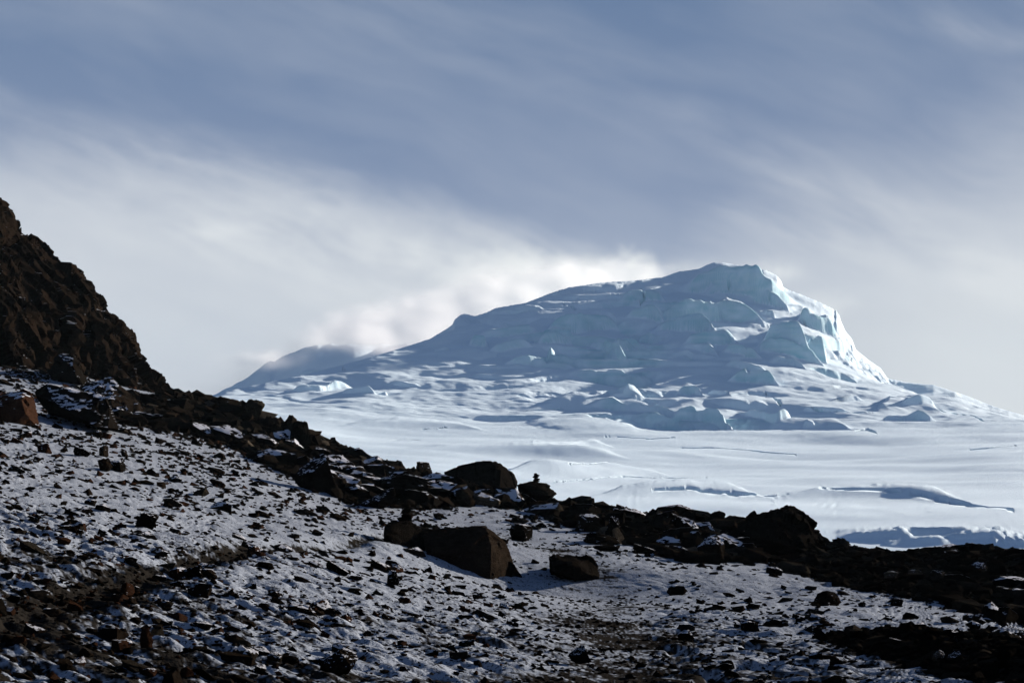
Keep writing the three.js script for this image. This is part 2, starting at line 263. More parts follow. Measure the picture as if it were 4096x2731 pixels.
// ice steps: top edge in photo pixels with the height of the face; each becomes a wall of ice on the slope
const Z6 = (l) => l.map(([x, y, h]) => [1900 + x * 0.5421, 950 + y * 0.5421, h * 0.5421]);
const Z7 = (l) => l.map(([x, y, h]) => [2700 + x * 0.5421, 1000 + y * 0.5421, h * 0.5421]);
const ZL = (l) => l.map(([x, y, h]) => [1200 + x * 0.2551, 1350 + y * 0.2551, h * 0.2551]);
const STEPS = [   // [points, length of the slope behind relative to the height, roughness]
  // lowest walls
  [Z7([[-60, 1215, 30], [0, 1185, 85], [140, 1165, 100], [165, 1195, 70], [230, 1165, 85], [330, 1215, 95], [420, 1250, 80], [480, 1300, 40]]), 2.2, 1.5],
  [Z6([[930, 1330, 20], [960, 1310, 50], [1100, 1290, 50], [1280, 1290, 60], [1400, 1330, 40], [1480, 1350, 16]]), 2.4, 1],
  [Z6([[790, 1252, 12], [900, 1212, 60], [1020, 1186, 75], [1150, 1200, 55], [1300, 1240, 50], [1430, 1272, 66], [1620, 1262, 70]]), 2.2, 1],
  [Z7([[430, 1085, 24], [500, 1160, 44], [600, 1215, 52], [700, 1240, 52], [760, 1225, 66], [830, 1215, 85], [885, 1170, 70], [900, 1140, 20]]), 2.6, 1.2],
  [Z7([[1480, 1250, 14], [1560, 1205, 40], [1700, 1180, 40], [1800, 1190, 75], [1880, 1215, 60], [1960, 1225, 20]]), 2.6, 0.8],
  [Z7([[1640, 1120, 20], [1720, 1095, 44], [1800, 1088, 50], [1900, 1120, 36], [1960, 1140, 14]]), 2.8, 0.8],
  [Z7([[1120, 1120, 10], [1230, 1095, 26], [1340, 1076, 34], [1420, 1100, 18]]), 3.4, 0.6],
  [Z7([[890, 1180, 8], [960, 1168, 26], [1080, 1165, 30], [1250, 1180, 22], [1320, 1190, 8]]), 3, 0.9],
  [Z7([[940, 1300, 10], [980, 1275, 34], [1040, 1290, 20]]), 2.6, 0.9],
  [Z6([[930, 1185, 10], [1080, 1132, 34], [1200, 1120, 38], [1310, 1145, 16]]), 3, 0.8],
  [Z7([[0, 1015, 60], [100, 1000, 70], [145, 1000, 60], [200, 1055, 36], [240, 1080, 20]]), 2.4, 1],
  [Z7([[220, 1015, 16], [300, 1020, 30], [360, 1050, 26], [440, 1085, 30]]), 2.6, 1],
  // shelf on the left
  [ZL([[-300, 850, 30], [0, 805, 90], [300, 760, 85], [420, 735, 90], [515, 708, 120], [690, 690, 105], [830, 682, 105], [880, 735, 30]]), 3, 0.9],
  [ZL([[560, 845, 30], [880, 792, 80], [1140, 786, 115], [1185, 800, 100], [1210, 840, 40]]), 3.2, 0.7],
  [ZL([[1400, 700, 20], [1445, 684, 80], [1560, 718, 55], [1750, 765, 30], [1950, 730, 10]]), 3, 0.5],
  [ZL([[1260, 870, 30], [1330, 845, 45], [1370, 880, 30]]), 2, 1],
  [ZL([[130, 680, 20], [380, 655, 30], [520, 650, 28], [660, 660, 10]]), 3.5, 0.6],
  [ZL([[2040, 200, 30], [2250, 150, 60], [2352, 120, 55]]), 3.2, 0.8],
  [Z6([[-40, 1020, 8], [60, 1020, 16], [160, 1028, 8]]), 4, 0.3],
  [Z6([[580, 1036, 8], [740, 1030, 16], [890, 1030, 18], [940, 1045, 8]]), 4, 0.3],
  [Z6([[940, 1052, 10], [1000, 1030, 28], [1100, 1000, 28], [1130, 1000, 8]]), 3.5, 0.4],
  // middle tiers
  [Z7([[340, 955, 10], [400, 945, 40], [500, 895, 85], [530, 890, 90], [548, 910, 60], [620, 905, 90], [700, 905, 95], [760, 945, 50], [800, 990, 14]]), 2.2, 1.2],
  [Z7([[330, 815, 50], [420, 812, 46], [520, 820, 44], [620, 855, 44], [740, 895, 14]]), 3, 0.7],
  [Z6([[150, 925, 14], [220, 902, 50], [410, 878, 62], [470, 910, 46], [590, 900, 60], [700, 918, 58], [800, 935, 20]]), 2.6, 1.2],
  [Z6([[80, 835, 14], [180, 790, 46], [280, 760, 54], [400, 760, 44], [440, 780, 14]]), 2.6, 0.9],
  [Z6([[-60, 760, 30], [0, 738, 70], [60, 730, 78], [110, 780, 40]]), 2.4, 1],
  [Z6([[440, 760, 20], [475, 742, 72], [590, 712, 80], [690, 710, 60], [760, 735, 16]]), 2.6, 0.8],
  [Z6([[520, 900, 20], [560, 860, 60], [600, 840, 24]]), 2, 0.6],
  [Z6([[800, 760, 10], [860, 770, 40], [960, 830, 60], [1000, 830, 80], [1040, 815, 90], [1068, 805, 100], [1100, 870, 60], [1150, 890, 16]]), 2.2, 1.4],
  [Z6([[920, 790, 20], [980, 750, 60], [1065, 718, 84], [1110, 745, 80], [1190, 765, 50], [1260, 790, 14]]), 2.2, 1.3],
  [Z7([[0, 760, 14], [100, 750, 30], [190, 755, 30], [260, 790, 22], [340, 800, 12]]), 3, 0.7],
  [Z7([[0, 692, 26], [150, 694, 36], [290, 700, 66], [322, 698, 100], [340, 760, 50]]), 2.6, 1.2],
  [Z7([[330, 705, 50], [420, 700, 60], [470, 712, 60], [560, 740, 70], [640, 770, 40], [680, 790, 14]]), 2, 1.5],
  [Z7([[660, 800, 16], [760, 780, 40], [850, 790, 50], [940, 850, 40], [1010, 885, 14]]), 2.6, 0.9],
  [Z7([[530, 640, 40], [560, 660, 60], [640, 668, 70], [740, 692, 85], [860, 690, 90], [960, 745, 85], [1090, 770, 90], [1135, 825, 30]]), 1.8, 1.8],
  [Z7([[20, 660, 20], [100, 632, 66], [200, 612, 84], [370, 596, 95], [480, 632, 60], [500, 660, 20]]), 2.2, 1],
  [Z7([[960, 740, 40], [1010, 700, 110], [1060, 652, 170], [1115, 690, 160], [1135, 770, 60]]), 1.6, 1.3],
  [Z6([[-20, 694, 40], [140, 686, 50], [220, 680, 60], [380, 660, 62], [470, 642, 62], [500, 660, 16]]), 2.4, 0.9],
  [Z6([[470, 650, 20], [600, 580, 100], [708, 565, 135], [770, 572, 125], [900, 590, 90], [1000, 560, 66], [1100, 600, 40], [1160, 665, 16]]), 2.4, 1],
  [Z6([[1080, 590, 16], [1180, 545, 60], [1280, 500, 90], [1340, 530, 80], [1430, 590, 30]]), 2.2, 1],
  [Z6([[1260, 640, 20], [1420, 620, 60], [1560, 600, 100], [1680, 555, 140], [1760, 570, 120], [1820, 600, 80]]), 2, 1.1],
  // upper tiers
  [Z7([[620, 510, 100], [740, 525, 150], [860, 555, 170], [960, 585, 190], [985, 600, 170], [1000, 660, 60]]), 2.2, 0.9],
  [Z6([[1240, 510, 20], [1400, 470, 90], [1560, 430, 150], [1600, 440, 150], [1800, 448, 140], [1840, 445, 150], [1960, 470, 160], [2080, 500, 150], [2180, 540, 80]]), 2, 0.9],
  [Z7([[640, 440, 14], [680, 440, 40], [740, 460, 44], [760, 490, 14]]), 2, 1.2],
  [Z7([[880, 480, 20], [950, 460, 100], [1060, 500, 110], [1160, 540, 100], [1230, 560, 60]]), 2, 1],
  [Z6([[1020, 470, 16], [1100, 432, 56], [1220, 418, 70], [1370, 410, 74], [1440, 420, 26]]), 2.8, 0.8],
  [Z7([[120, 270, 20], [330, 258, 60], [520, 250, 90], [630, 265, 110], [700, 320, 90], [760, 365, 90], [860, 395, 80], [920, 430, 30]]), 2.2, 0.8],
  [Z6([[1420, 360, 24], [1560, 310, 66], [1700, 268, 110], [1860, 262, 110], [2029, 268, 110], [2110, 290, 120], [2190, 320, 115], [2270, 370, 100], [2400, 430, 70], [2480, 460, 20]]), 2.4, 0.7],
  // swells of the lower glacier
  [[[1300, 1712, 2], [1430, 1692, 10], [1600, 1687, 17], [1800, 1698, 15], [2000, 1728, 3]], 12, 0.6, 4],
  [[[1500, 1790, 3], [1800, 1800, 12], [2100, 1812, 19], [2300, 1816, 17], [2600, 1836, 4]], 11, 0.6, 4.5],
  [[[1900, 1905, 6], [2200, 1880, 44], [2420, 1878, 44], [2640, 1890, 20], [2800, 1900, 5]], 7, 0.6, 4.5],
  [[[2300, 1985, 4], [2500, 1962, 24], [2720, 1952, 46], [2860, 1962, 40], [3040, 1980, 12], [3160, 1985, 4]], 6, 0.9, 4.5],
  [[[3040, 1985, 4], [3260, 1968, 20], [3520, 1958, 32], [3720, 1975, 30], [3900, 2012, 14], [4050, 2040, 4]], 7, 0.9, 4.5],
  [[[2060, 1775, 3], [2250, 1762, 20], [2360, 1760, 22], [2480, 1772, 8]], 8, 0.6, 3.5],
  [[[3040, 1700, 3], [3180, 1690, 22], [3330, 1700, 22], [3450, 1720, 5]], 7, 0.6, 3],
  [[[3480, 1640, 3], [3560, 1600, 36], [3680, 1610, 44], [3800, 1640, 10]], 6, 0.6, 2.6],
  [[[3240, 2120, 4], [3400, 2112, 14], [3560, 2116, 16], [3760, 2108, 22], [3900, 2114, 22], [4200, 2118, 10]], 3, 1.8, 1.3],
  [[[3300, 2140, 6], [3460, 2130, 22], [3620, 2124, 30], [3700, 2140, 12]], 3.5, 1.8, 1.5],
  [[[3700, 2150, 6], [3840, 2136, 28], [3960, 2134, 28], [4120, 2150, 18], [4300, 2150, 4]], 3.5, 1.8, 1.5],
  [[[3500, 2172, 4], [3600, 2160, 18], [3720, 2158, 24], [3850, 2172, 10]], 3.5, 1.8, 1.5],
  [[[3900, 2180, 4], [4000, 2166, 24], [4110, 2170, 24], [4250, 2190, 6]], 3.5, 1.8, 1.5],
  [[[2100, 1640, 4], [2300, 1600, 30], [2500, 1590, 36], [2660, 1610, 14]], 6, 0.6, 2.6],
  [Z6([[60, 560, 10], [140, 550, 30], [260, 560, 36], [480, 500, 30], [560, 510, 10]]), 3.4, 0.6],
];
const cracks = [   // narrow crevasses in photo pixels: [points, width m, depth m]
  [[[2564, 1150], [2577, 1180], [2560, 1215]], 4, 9], [[[2912, 1098], [2915, 1120], [2922, 1140]], 4, 14], [[[3077, 1168], [3080, 1200]], 4, 12],
  [[[2255, 1215], [2290, 1225], [2300, 1238]], 5, 8], [[[2010, 1555], [2110, 1540]], 4, 5], [[[2500, 1555], [2560, 1520]], 3, 5],
  [[[3420, 1725], [3470, 1716], [3510, 1735]], 9, 16], [[[2270, 1855], [2420, 1848], [2560, 1868]], 3, 5], [[[2700, 1790], [2870, 1792], [3050, 1808], [3200, 1818]], 3.5, 6],
  [[[2200, 1930], [2500, 1905], [2850, 1910]], 2.4, 3], [[[2560, 1960], [2750, 1952], [3000, 1975], [3220, 1966]], 2.6, 4], [[[3200, 1966], [3500, 1958], [3700, 1980], [3900, 2025], [4096, 2052]], 3, 4],
  [[[1650, 1720], [1760, 1712], [1790, 1708]], 3, 4], [[[3860, 1800], [3960, 1792], [4080, 1780]], 4, 6], [[[3640, 1590], [3760, 1640], [3900, 1665], [4000, 1690]], 3, 6],
  [[[3200, 1640], [3330, 1648], [3500, 1652]], 3, 4], [[[3060, 1560], [3110, 1600], [3125, 1630]], 5, 9],
  [[[1560, 1762], [1620, 1755], [1680, 1760]], 2.5, 3], [[[2400, 1745], [2600, 1755], [2720, 1748]], 3, 4], [[[2020, 1650], [2150, 1640], [2260, 1632]], 3, 3],
];
const feats = [];
const SKYLINE = [[250, 1720], [700, 1622], [850, 1580], [902, 1564], [1193, 1503], [1453, 1437], [1590, 1396], [1718, 1355], [1790, 1312], [1810, 1297], [1815, 1279], [1840, 1259], [1861, 1253], [1885, 1262], [1900, 1264], [1949, 1248], [1981, 1232], [2106, 1210], [2204, 1172], [2280, 1148], [2415, 1129], [2551, 1121], [2659, 1107], [2724, 1085], [2811, 1072], [2840, 1057], [2865, 1049], [2903, 1050], [2940, 1056], [3003, 1064], [3074, 1079], [3117, 1100], [3137, 1125], [3142, 1146], [3161, 1157], [3220, 1179], [3285, 1206], [3340, 1233], [3366, 1257], [3374, 1287], [3391, 1325], [3418, 1358], [3429, 1396], [3481, 1439], [3529, 1472], [3546, 1499], [3556, 1513], [3632, 1529], [3719, 1537], [3736, 1538], [3865, 1580], [3980, 1626], [4096, 1660], [4700, 1880]];
const lift = { n: 0, a0: (200 - CU) / F, a1: (4760 - CU) / F, d: null, at: null };
function settleSkyline() {   // raise or lower the ground along each bearing until the crest stands where it should
  const N = 900, d = new Float64Array(N), at = new Float64Array(N);
  for (let i = 0; i < N; i++) { const a = lerp(lift.a0, lift.a1, i / (N - 1)); let m = -9, k = 0; for (let D = 1120; D <= 1950; D += 6) { const t = mountainHeight(a * D, -D) / D; if (t > m) { m = t; k = D; } } const u = CU + a * F; d[i] = P(u, poly(SKYLINE, u), 1).y - m; at[i] = k; }
  const s = at.map((_, i) => { let t = 0, c = 0; for (let k = -25; k <= 25; k++) if (i + k >= 0 && i + k < N) { t += at[i + k]; c++; } return t / c; });
  if (lift.n) for (let i = 0; i < N; i++) d[i] += lift.d[i]; else lift.at = s;
  lift.d = d; lift.n = N;
  lift.broad = d.map((_, i) => { let t = 0, c = 0; for (let k = -36; k <= 36; k++) if (i + k >= 0 && i + k < N) { const w = 1 - Math.abs(k) / 37; t += w * d[i + k]; c += w; } return t / c; });
}
function skyLift(x, D) {
  if (!lift.n) return 0; const f = clamp((x / D - lift.a0) / (lift.a1 - lift.a0)) * (lift.n - 1), i = Math.min(lift.n - 2, Math.floor(f)), t = f - i, at = lerp(lift.at[i], lift.at[i + 1], t);
  const broad = lerp(lift.broad[i], lift.broad[i + 1], t), rest = lerp(lift.d[i], lift.d[i + 1], t) - broad, u = CU + x / D * F, near = 90 + 220 * smooth(3250, 3350, u);
  return D * (broad * smooth(at - 330, at - 50, D) + rest * smooth(at - near, at - 20, D));
}
function stepHeight(f, x, z) {   // what one ice wall adds at a place
  if (x < f.x0 || x > f.x1 || z < f.z0 || z > f.z1) return 0;
  const jag = f.rough * 0.4 * f.size, fs = 1 / f.size;
  const wx = x + jag * (3.2 * n2(x * 0.045 * fs + f.k, z * 0.045 * fs) + 1.4 * n2(x * 0.15 * fs, z * 0.15 * fs + f.k)), wz = z + jag * (7 * n2(x * 0.03 * fs, z * 0.02 * fs + f.k * 2) + 2.2 * n2(x * 0.09 * fs + f.k, z * 0.06 * fs) + 0.5 * n2(x * 0.3 * fs + f.k, z * 0.2 * fs));
  // signed distance behind the foot line, measured along the view depth, from the span that holds this bearing
  const a = wx / -wz, q = f.q; if (a <= q[0].a || a >= q[q.length - 1].a) return 0;
  let i = 1; while (q[i].a < a) i++;
  const t = (a - q[i - 1].a) / (q[i].a - q[i - 1].a), tt = t * t * (3 - 2 * t), d = lerp(q[i - 1].d, q[i].d, lerp(t, tt, 0.4));
  let h = lerp(q[i - 1].h, q[i].h, lerp(t, tt, 0.5)) * (1 + f.rough * (0.10 * n2(x * 0.06 * fs + f.k * 3, 4.4) + 0.06 * n2(x * 0.2 * fs + f.k, 9.1)));
  const ends = Math.min(1, Math.min(a - q[0].a, q[q.length - 1].a - a) / f.end); h *= ends * ends * (3 - 2 * ends);
  const s = -wz - d; if (s <= 0 || h <= 0) return 0;
  const w = (f.soft < 2 ? f.soft : f.soft * 1.7) * h + 1.5, L = h * f.back * 1.25;
  f.face = f.soft < 1 && s < w * 1.15 ? h : 0;
  if (s < w) { const r = s / w; return h * (f.soft < 1 ? r * (1.9 - 0.9 * r) : r * r * (3 - 2 * r)); }
  if (s < w + L) { const r = (s - w) / L; return f.soft < 1 ? h * (1 - r) * (1 - r * 0.35) : h * (1 - r * r * (3 - 2 * r)); }
  return 0;
}
let onFace = 0;   // how far the last point asked for lies on a terrace wall
function terrace(x, z, y) {   // the slope breaks into ledges with walls of ice between them
  const D = -z, u = CU + x / D * F; onFace = 0; if (D < 940 || D > 1900) return 0;
  const where = smooth(950, 1090, D) * (0.10 + 0.90 * smooth(1800, 2200, u)) * (1 - 0.8 * smooth(3380, 3560, u)) * (1 - 0.75 * smooth(1560, 1680, D)) * (u < 3000 ? 1 : 1 - 0.7 * smooth(3000, 3300, u) * (1 - smooth(1200, 1330, D)));
  if (where < 0.02) return 0;
  let add = 0;
  for (let k = 0; k < 2; k++) {
    const step = k ? 9 : 21, on = smooth(k ? 0.05 : -0.25, k ? 0.6 : 0.35, fbm2(x * 0.006 + 90 * k + 20, z * 0.009, 2) + 0.08 * n2(x * 0.03, z * 0.03 + k * 7)); if (on <= 0) continue;
    const q = y / step + (k ? 1.3 : 1.35) * fbm2(x * (k ? 0.013 : 0.0075) + 60 * k, z * (k ? 0.014 : 0.008), 2) + 0.05 * n2(x * 0.07, z * 0.05 + k) + 0.018 * n2(x * 0.25, z * 0.2), t = q - Math.floor(q);
    const cut = 0.84, g = t < cut ? t * (0.30 / cut) + 0.05 * Math.sin(t / cut * Math.PI) : 0.30 + 0.70 * (1 - (1 - (t - cut) / (1 - cut)) ** 1.6);
    const slot = Math.exp(-(((t - cut + 0.03) / 0.025) ** 2)) * smooth(-0.1, 0.4, n2(x * 0.02 + 5 * k, z * 0.02));   // a gap opens under some walls
    add += step * (g - t - (k ? 0.2 : 0.16) * slot) * on * where;
    if (t > cut - 0.02 && on * where > 0.3) onFace = Math.max(onFace, on * where * (k ? 0.6 : 1));
  }
  return add;
}
function mountainHeight(x, z) {
  const D = -z; let y = mountainBase(x, z) + skyLift(x, D);
  const icy = smooth(950, 1150, D);
  // drifts and swells of the snow; long across the slope
  y += (6.5 * fbm2(x * 0.0045 + 5, z * 0.008, 2) + 1.3 * n2(x * 0.015, z * 0.03)) * (1 - 0.6 * icy);
  y += icy * (6.5 * fbm2(x * 0.011 + 40, z * 0.016, 3) + 0.6 * n2(x * 0.09, z * 0.12));
  y += 0.5 * n2(x * 0.022 + 9, z * 0.06) * (1 - 0.6 * icy) + 0.14 * n2(x * 0.16, z * 0.34) * smooth(800, 1050, D);
  y += terrace(x, z, y);
  const bluff = smooth(3290, 3380, CU + x / D * F) * (1 - smooth(3560, 3640, CU + x / D * F)) * smooth(1400, 1480, D) * (1 - smooth(1600, 1700, D));   // flutes and broken ice on the right flank
  if (bluff > 0) y += bluff * (6 * Math.abs(n2(x * 0.05 + 3, z * 0.035)) + 3 * Math.abs(n2(x * 0.13, z * 0.09)) + 1.2 * n2(x * 0.35, z * 0.25) - 3);
  for (let i = 0; i < feats.length; i++) y += stepHeight(feats[i], x, z);
  return y;
}
settleSkyline(); settleSkyline();
{
  let k = 0;
  const order = STEPS.map((s) => ({ s, v: s[0].reduce((m, p) => m + p[1] + p[2], 0) / s[0].length })).sort((a, b) => b.v - a.v);
  for (const { s: [pts, back, rough, soft = 0.34] } of order) {
    const q = [];
    for (const [u, v, h] of pts) { const hit = meetRay(mountainHeight, u, v + h, 260, 1760, () => 5); if (hit) q.push({ a: hit.x / -hit.z, d: -hit.z, h: (soft < 1 ? 1.12 : 1.15) * h * -hit.z / F }); }
    if (q.length < 3) { console.log('step lost', pts[0]); continue; }
    q.sort((m, n) => m.a - n.a);
    for (let k2 = 0; k2 < 3; k2++) { const o = q.map((p) => p.d); for (let i = 0; i < q.length; i++) q[i].d = (o[Math.max(0, i - 1)] + 2 * o[i] + o[Math.min(q.length - 1, i + 1)]) / 4; }
    for (let i = 1; i < q.length; i++) if (q[i].a - q[i - 1].a < 2e-4) q[i].a = q[i - 1].a + 2e-4;
    const hm = Math.max(...q.map((p) => p.h)), ds = q.map((p) => p.d), xs = q.map((p) => p.a * p.d), f = { q, back, rough, soft, size: clamp(ds[0] / 1250, 0.2, 1.2), k: ++k * 13.7, end: 0.26 * (q[q.length - 1].a - q[0].a) };
    f.x0 = Math.min(...xs) - 30; f.x1 = Math.max(...xs) * 1.1 + 30; if (f.x0 < 0) f.x0 -= 20; f.z1 = -Math.min(...ds) + 25; f.z0 = -Math.max(...ds) - hm * back - 40;
    feats.push(f);
  }
}
settleSkyline(); settleSkyline(); settleSkyline();
console.log('steps', feats.length);
const crackLines = [];
for (const [pts, w, deep] of cracks) {
  const q = pts.map(([u, v]) => meetRay(mountainHeight, u, v, 260, 1760, () => 4)).filter(Boolean);
  for (let i = 1; i < q.length; i++) if (Math.abs(q[i].z - q[i - 1].z) < 90) crackLines.push({ a: q[i - 1], b: q[i], w, deep, first: i === 1, last: i === q.length - 1 });
}
function crackDepth(x, z) {
  let y = 0;
  for (const c of crackLines) {
    const m = c.w * 2.5; if (x < Math.min(c.a.x, c.b.x) - m || x > Math.max(c.a.x, c.b.x) + m || z < Math.min(c.a.z, c.b.z) - m || z > Math.max(c.a.z, c.b.z) + m) continue;
    const ex = c.b.x - c.a.x, ez = c.b.z - c.a.z, t = clamp(((x - c.a.x) * ex + (z - c.a.z) * ez) / (ex * ex + ez * ez));
    const wob = 1.6 * n2(x * 0.05, z * 0.05) + 0.8 * n2(x * 0.2, z * 0.2), d = Math.abs(Math.hypot(x - c.a.x - ex * t, z - c.a.z - ez * t) + wob * 0.6);
    const taper = (c.first ? smooth(0, 0.5, t) : 1) * (c.last ? 1 - smooth(0.5, 1, t) : 1), w = c.w * taper * (0.7 + 0.5 * n2(x * 0.03 + 9, z * 0.03)) * 0.5;
    if (d < w) y = Math.max(y, c.deep * (1 - (d / w) ** 2));
  }
  return y;
}
{
  const slopes = []; for (let u = 250; u <= 5300; u += u > 1500 && u < 4110 ? 3.6 : u < 4400 ? 5.5 : 25) slopes.push((u - CU) / F);
  const full = (x, z) => mountainHeight(x, z) - crackDepth(x, z);
  const g = sheet(full, slopes, 240, 2300, 2200, [[640, 90], [1040, 110], [1420, 210], [2300, 190]], 0.05, 24);
  const snow = [0.68, 0.83, 0.95], iceC = [0.23, 0.55, 0.67];
  dress(g, (x, y, z) => {
    let face = 0; for (const f of feats) { f.face = 0; stepHeight(f, x, z); if (f.face > face) face = f.face; }
    const crack = crackDepth(x, z);
    mountainHeight(x, z); face = Math.max(face, 10 * onFace);
    let t = smooth(3, 11, face) * clamp(0.72 + 0.55 * n2(x * 0.07, y * 0.16)); t = Math.max(t, smooth(0.5, 4, crack));
    const band = 0.5 + 0.5 * n2(y * 0.35 + 3, x * 0.012);
    const c = mix3(snow, mix3(iceC, [0.54, 0.73, 0.80], band), t), n = 1 + 0.035 * n2(x * 0.03, z * 0.05);
    return [c[0] * n, c[1] * n, c[2] * n];
  }, 1 / 24);
  setting(new THREE.Mesh(g, M.ice), 'glacier_mountain', 'snow-covered glacier mountain with blue ice cliffs, behind the dark moraine', 'mountain');
}
console.log('mountain done');
// the farther snow ridge on the left, half lost in cloud
{
  const FAR = 2.0;   // farther than its neighbour
  const line = [[300, 1760], [700, 1625], [800, 1580], [877, 1541], [989, 1483], [1055, 1430], [1078, 1416], [1095, 1419], [1157, 1386], [1223, 1363], [1269, 1353], [1402, 1350], [1514, 1352], [1750, 1345], [2100, 1340], [2500, 1400]];
  const h = (x, z) => {
    const D = -z, a = x / D, u = CU + a * F, ridge = 2350 + 60 * n2(a * 30, 1), top = P(u, poly(line, u) + 5 * n2(u * 0.02, 3), ridge).y, s = D - ridge;
    let y = top - (s < 0 ? -s * 0.62 : s * 0.35);
    y -= 10 * smooth(-30, 0, -Math.abs(s)); 
    y += 7 * fbm2(x * 0.012, z * 0.012 + 20, 4) * smooth(15, 120, Math.abs(s)) + 9 * smooth(0.1, 0.5, n2(x * 0.014 + 3, z * 0.02)) * smooth(20, 70, -s);
    return y;
  };
  const slopes = []; for (let u = 250; u <= 2500; u += 6) slopes.push((u - CU) / F);
  const g = sheet(h, slopes, 1900, 2700, 400, 150, 0.05);
  dress(g, (x, y, z) => { const n = 1 + 0.03 * n2(x * 0.02, z * 0.03); const t = 0.5 * smooth(0.2, 0.6, n2(x * 0.014 + 3, z * 0.02)); const c = mix3([0.68, 0.83, 0.95], [0.48, 0.71, 0.82], t); return [c[0] * n, c[1] * n, c[2] * n]; }, 1 / 24);
  setting(new THREE.Mesh(g, M.ice), 'snow_ridge', 'hazy snow ridge fading into cloud, left of the glacier mountain', 'ridge');
}

// ---- blown cloud between the main ridge and the farther one: slices through one soft mass
{
  const puffs = [[1680, 1296, 2010, 110, 32, 90], [1400, 1350, 2120, 90, 18, 80], [1890, 1235, 1970, 110, 28, 80], [2140, 1140, 1960, 105, 28, 80], [2420, 1098, 1960, 85, 20, 80], [1040, 1440, 2170, 60, 16, 60], [1570, 1345, 2060, 95, 28, 90]].map(([u, v, D, a, b, c]) => [P(u, v, D), a, b, c]);
  const N = 9, W = 150, H = 70, geos = [];
  for (let k = 0; k < N; k++) {
    const D = 1890 + k * 36, a = P(700, 1560, D), b = P(2760, 1000, D), pos = [], col = [], idx = [];
    for (let j = 0; j <= H; j++) for (let i = 0; i <= W; i++) {
      const x = lerp(a.x, b.x, i / W), y = lerp(a.y, b.y, j / H), z = -D + 14 * n2(x * 0.02 + k * 9, y * 0.03); let d = 0;
      for (const [c, rx, ry, rz] of puffs) d += Math.exp(-(((x - c.x) / rx) ** 2 + ((y - c.y) / ry) ** 2 + ((z - c.z) / rz) ** 2));
      const n = 0.55 * n3(x * 0.014, y * 0.022, z * 0.014) + 0.3 * n3(x * 0.035, y * 0.05, z * 0.035) + 0.16 * n3(x * 0.09, y * 0.12, z * 0.09);
      const rim = Math.min(1, Math.min(i, W - i, j, H - j) / 8);
      pos.push(x, y, z); col.push(1, 1, 1, 0.21 * rim * smooth(0.16, 1.0, d * (1 + 0.8 * n) + 0.22 * n));
    }
    for (let j = 0; j < H; j++) for (let i = 0; i < W; i++) { const q = j * (W + 1) + i; idx.push(q, q + 1, q + W + 1, q + 1, q + W + 2, q + W + 1); }
    const g = new THREE.BufferGeometry(); g.setAttribute('position', new THREE.Float32BufferAttribute(pos, 3)); g.setAttribute('color', new THREE.Float32BufferAttribute(col, 4)); g.setIndex(idx); g.computeVertexNormals(); geos.push(g);
  }
  const m = new THREE.MeshPhysicalMaterial({ name: 'cloud vapour', color: new THREE.Color(0.92, 0.94, 0.97), vertexColors: true, transparent: true, roughness: 1, specularIntensity: 0, transmission: 0.5, thickness: 0, side: THREE.DoubleSide, depthWrite: false });
  setting(new THREE.Mesh(mergeGeometries(geos), m), 'cloud', 'soft cloud blown along the ridge left of the summit', 'cloud', 'stuff');
}

// ---------------------------------------------------------------- the near ground
const nearBase = thinPlate([
  ...[[-1200, 3400, 5.6], [0, 3400, 6], [2048, 3400, 6.6], [4096, 3400, 6.4], [5300, 3400, 6.2]],
  ...[[-900, 2731, 7.4], [0, 2731, 8.4], [1000, 2731, 9.8], [2048, 2731, 11.4], [3000, 2731, 12], [3600, 2731, 11.6], [4096, 2731, 10.8], [4900, 2731, 10]],
  ...[[-900, 2030, 14], [0, 2215, 14], [1000, 2400, 14], [2000, 2590, 14]],
  ...[[-900, 1820, 20], [0, 2000, 20], [1000, 2200, 20], [2000, 2425, 20], [2600, 2450, 20.5], [3200, 2430, 22], [3700, 2480, 20], [4096, 2530, 18], [4900, 2560, 16]],
  ...[[-900, 1670, 29], [0, 1855, 29], [1000, 2065, 29], [2050, 2352, 29], [2500, 2290, 30], [3000, 2280, 33], [3400, 2310, 32], [3800, 2390, 28], [4096, 2460, 25]],
  ...[[1600, 2192, 29.1], [1700, 2236, 28.9], [1800, 2282, 28.7], [1900, 2324, 28.5], [1990, 2354, 28.3]],
  ...[[-900, 1560, 40], [0, 1735, 40], [1000, 1940, 40], [1500, 2080, 40.5], [2000, 2140, 40.5], [2500, 2170, 42], [2900, 2190, 42]],
  ...[[-900, 1480, 54], [0, 1615, 54], [700, 1750, 55], [1300, 1905, 55]],
  ...[[100, 1545, 68], [600, 1660, 68], [1150, 1790, 67]],
  ...[[300, 1500, 79], [600, 1575, 81], [850, 1607, 83], [1100, 1677, 80], [1500, 1845, 73], [1800, 1925, 69], [2100, 1985, 65], [2300, 2022, 62], [2600, 2068, 58], [2900, 2098, 55], [3100, 2125, 52], [3400, 2190, 48], [3700, 2250, 46], [4096, 2290, 44], [4900, 2340, 42]],
  // the ground drops behind the crest
  ...[[-900, 1650, 90], [0, 1650, 105], [600, 1760, 105], [1100, 1900, 102], [1800, 2150, 92], [2300, 2250, 86], [2900, 2350, 78], [3400, 2500, 70], [4096, 2600, 66], [4900, 2600, 62]],
  ...[[-900, 2000, 160], [600, 2200, 160], [1800, 2400, 150], [2900, 2600, 140], [4096, 2700, 130], [5200, 2700, 130]],
].map(([u, v, D]) => P(u, v, D)).concat([[0, -1.75, 0], [-8, -1.2, 2], [8, -1.9, 2], [0, -1.8, 12], [-10, -1, 12], [10, -2, 12]].map((p) => new THREE.Vector3(...p))), 40);
const onBase = (u, v) => meetRay(nearBase, u, v, 3, 120, (D) => 0.02 * D) ?? P(u, v, 60);
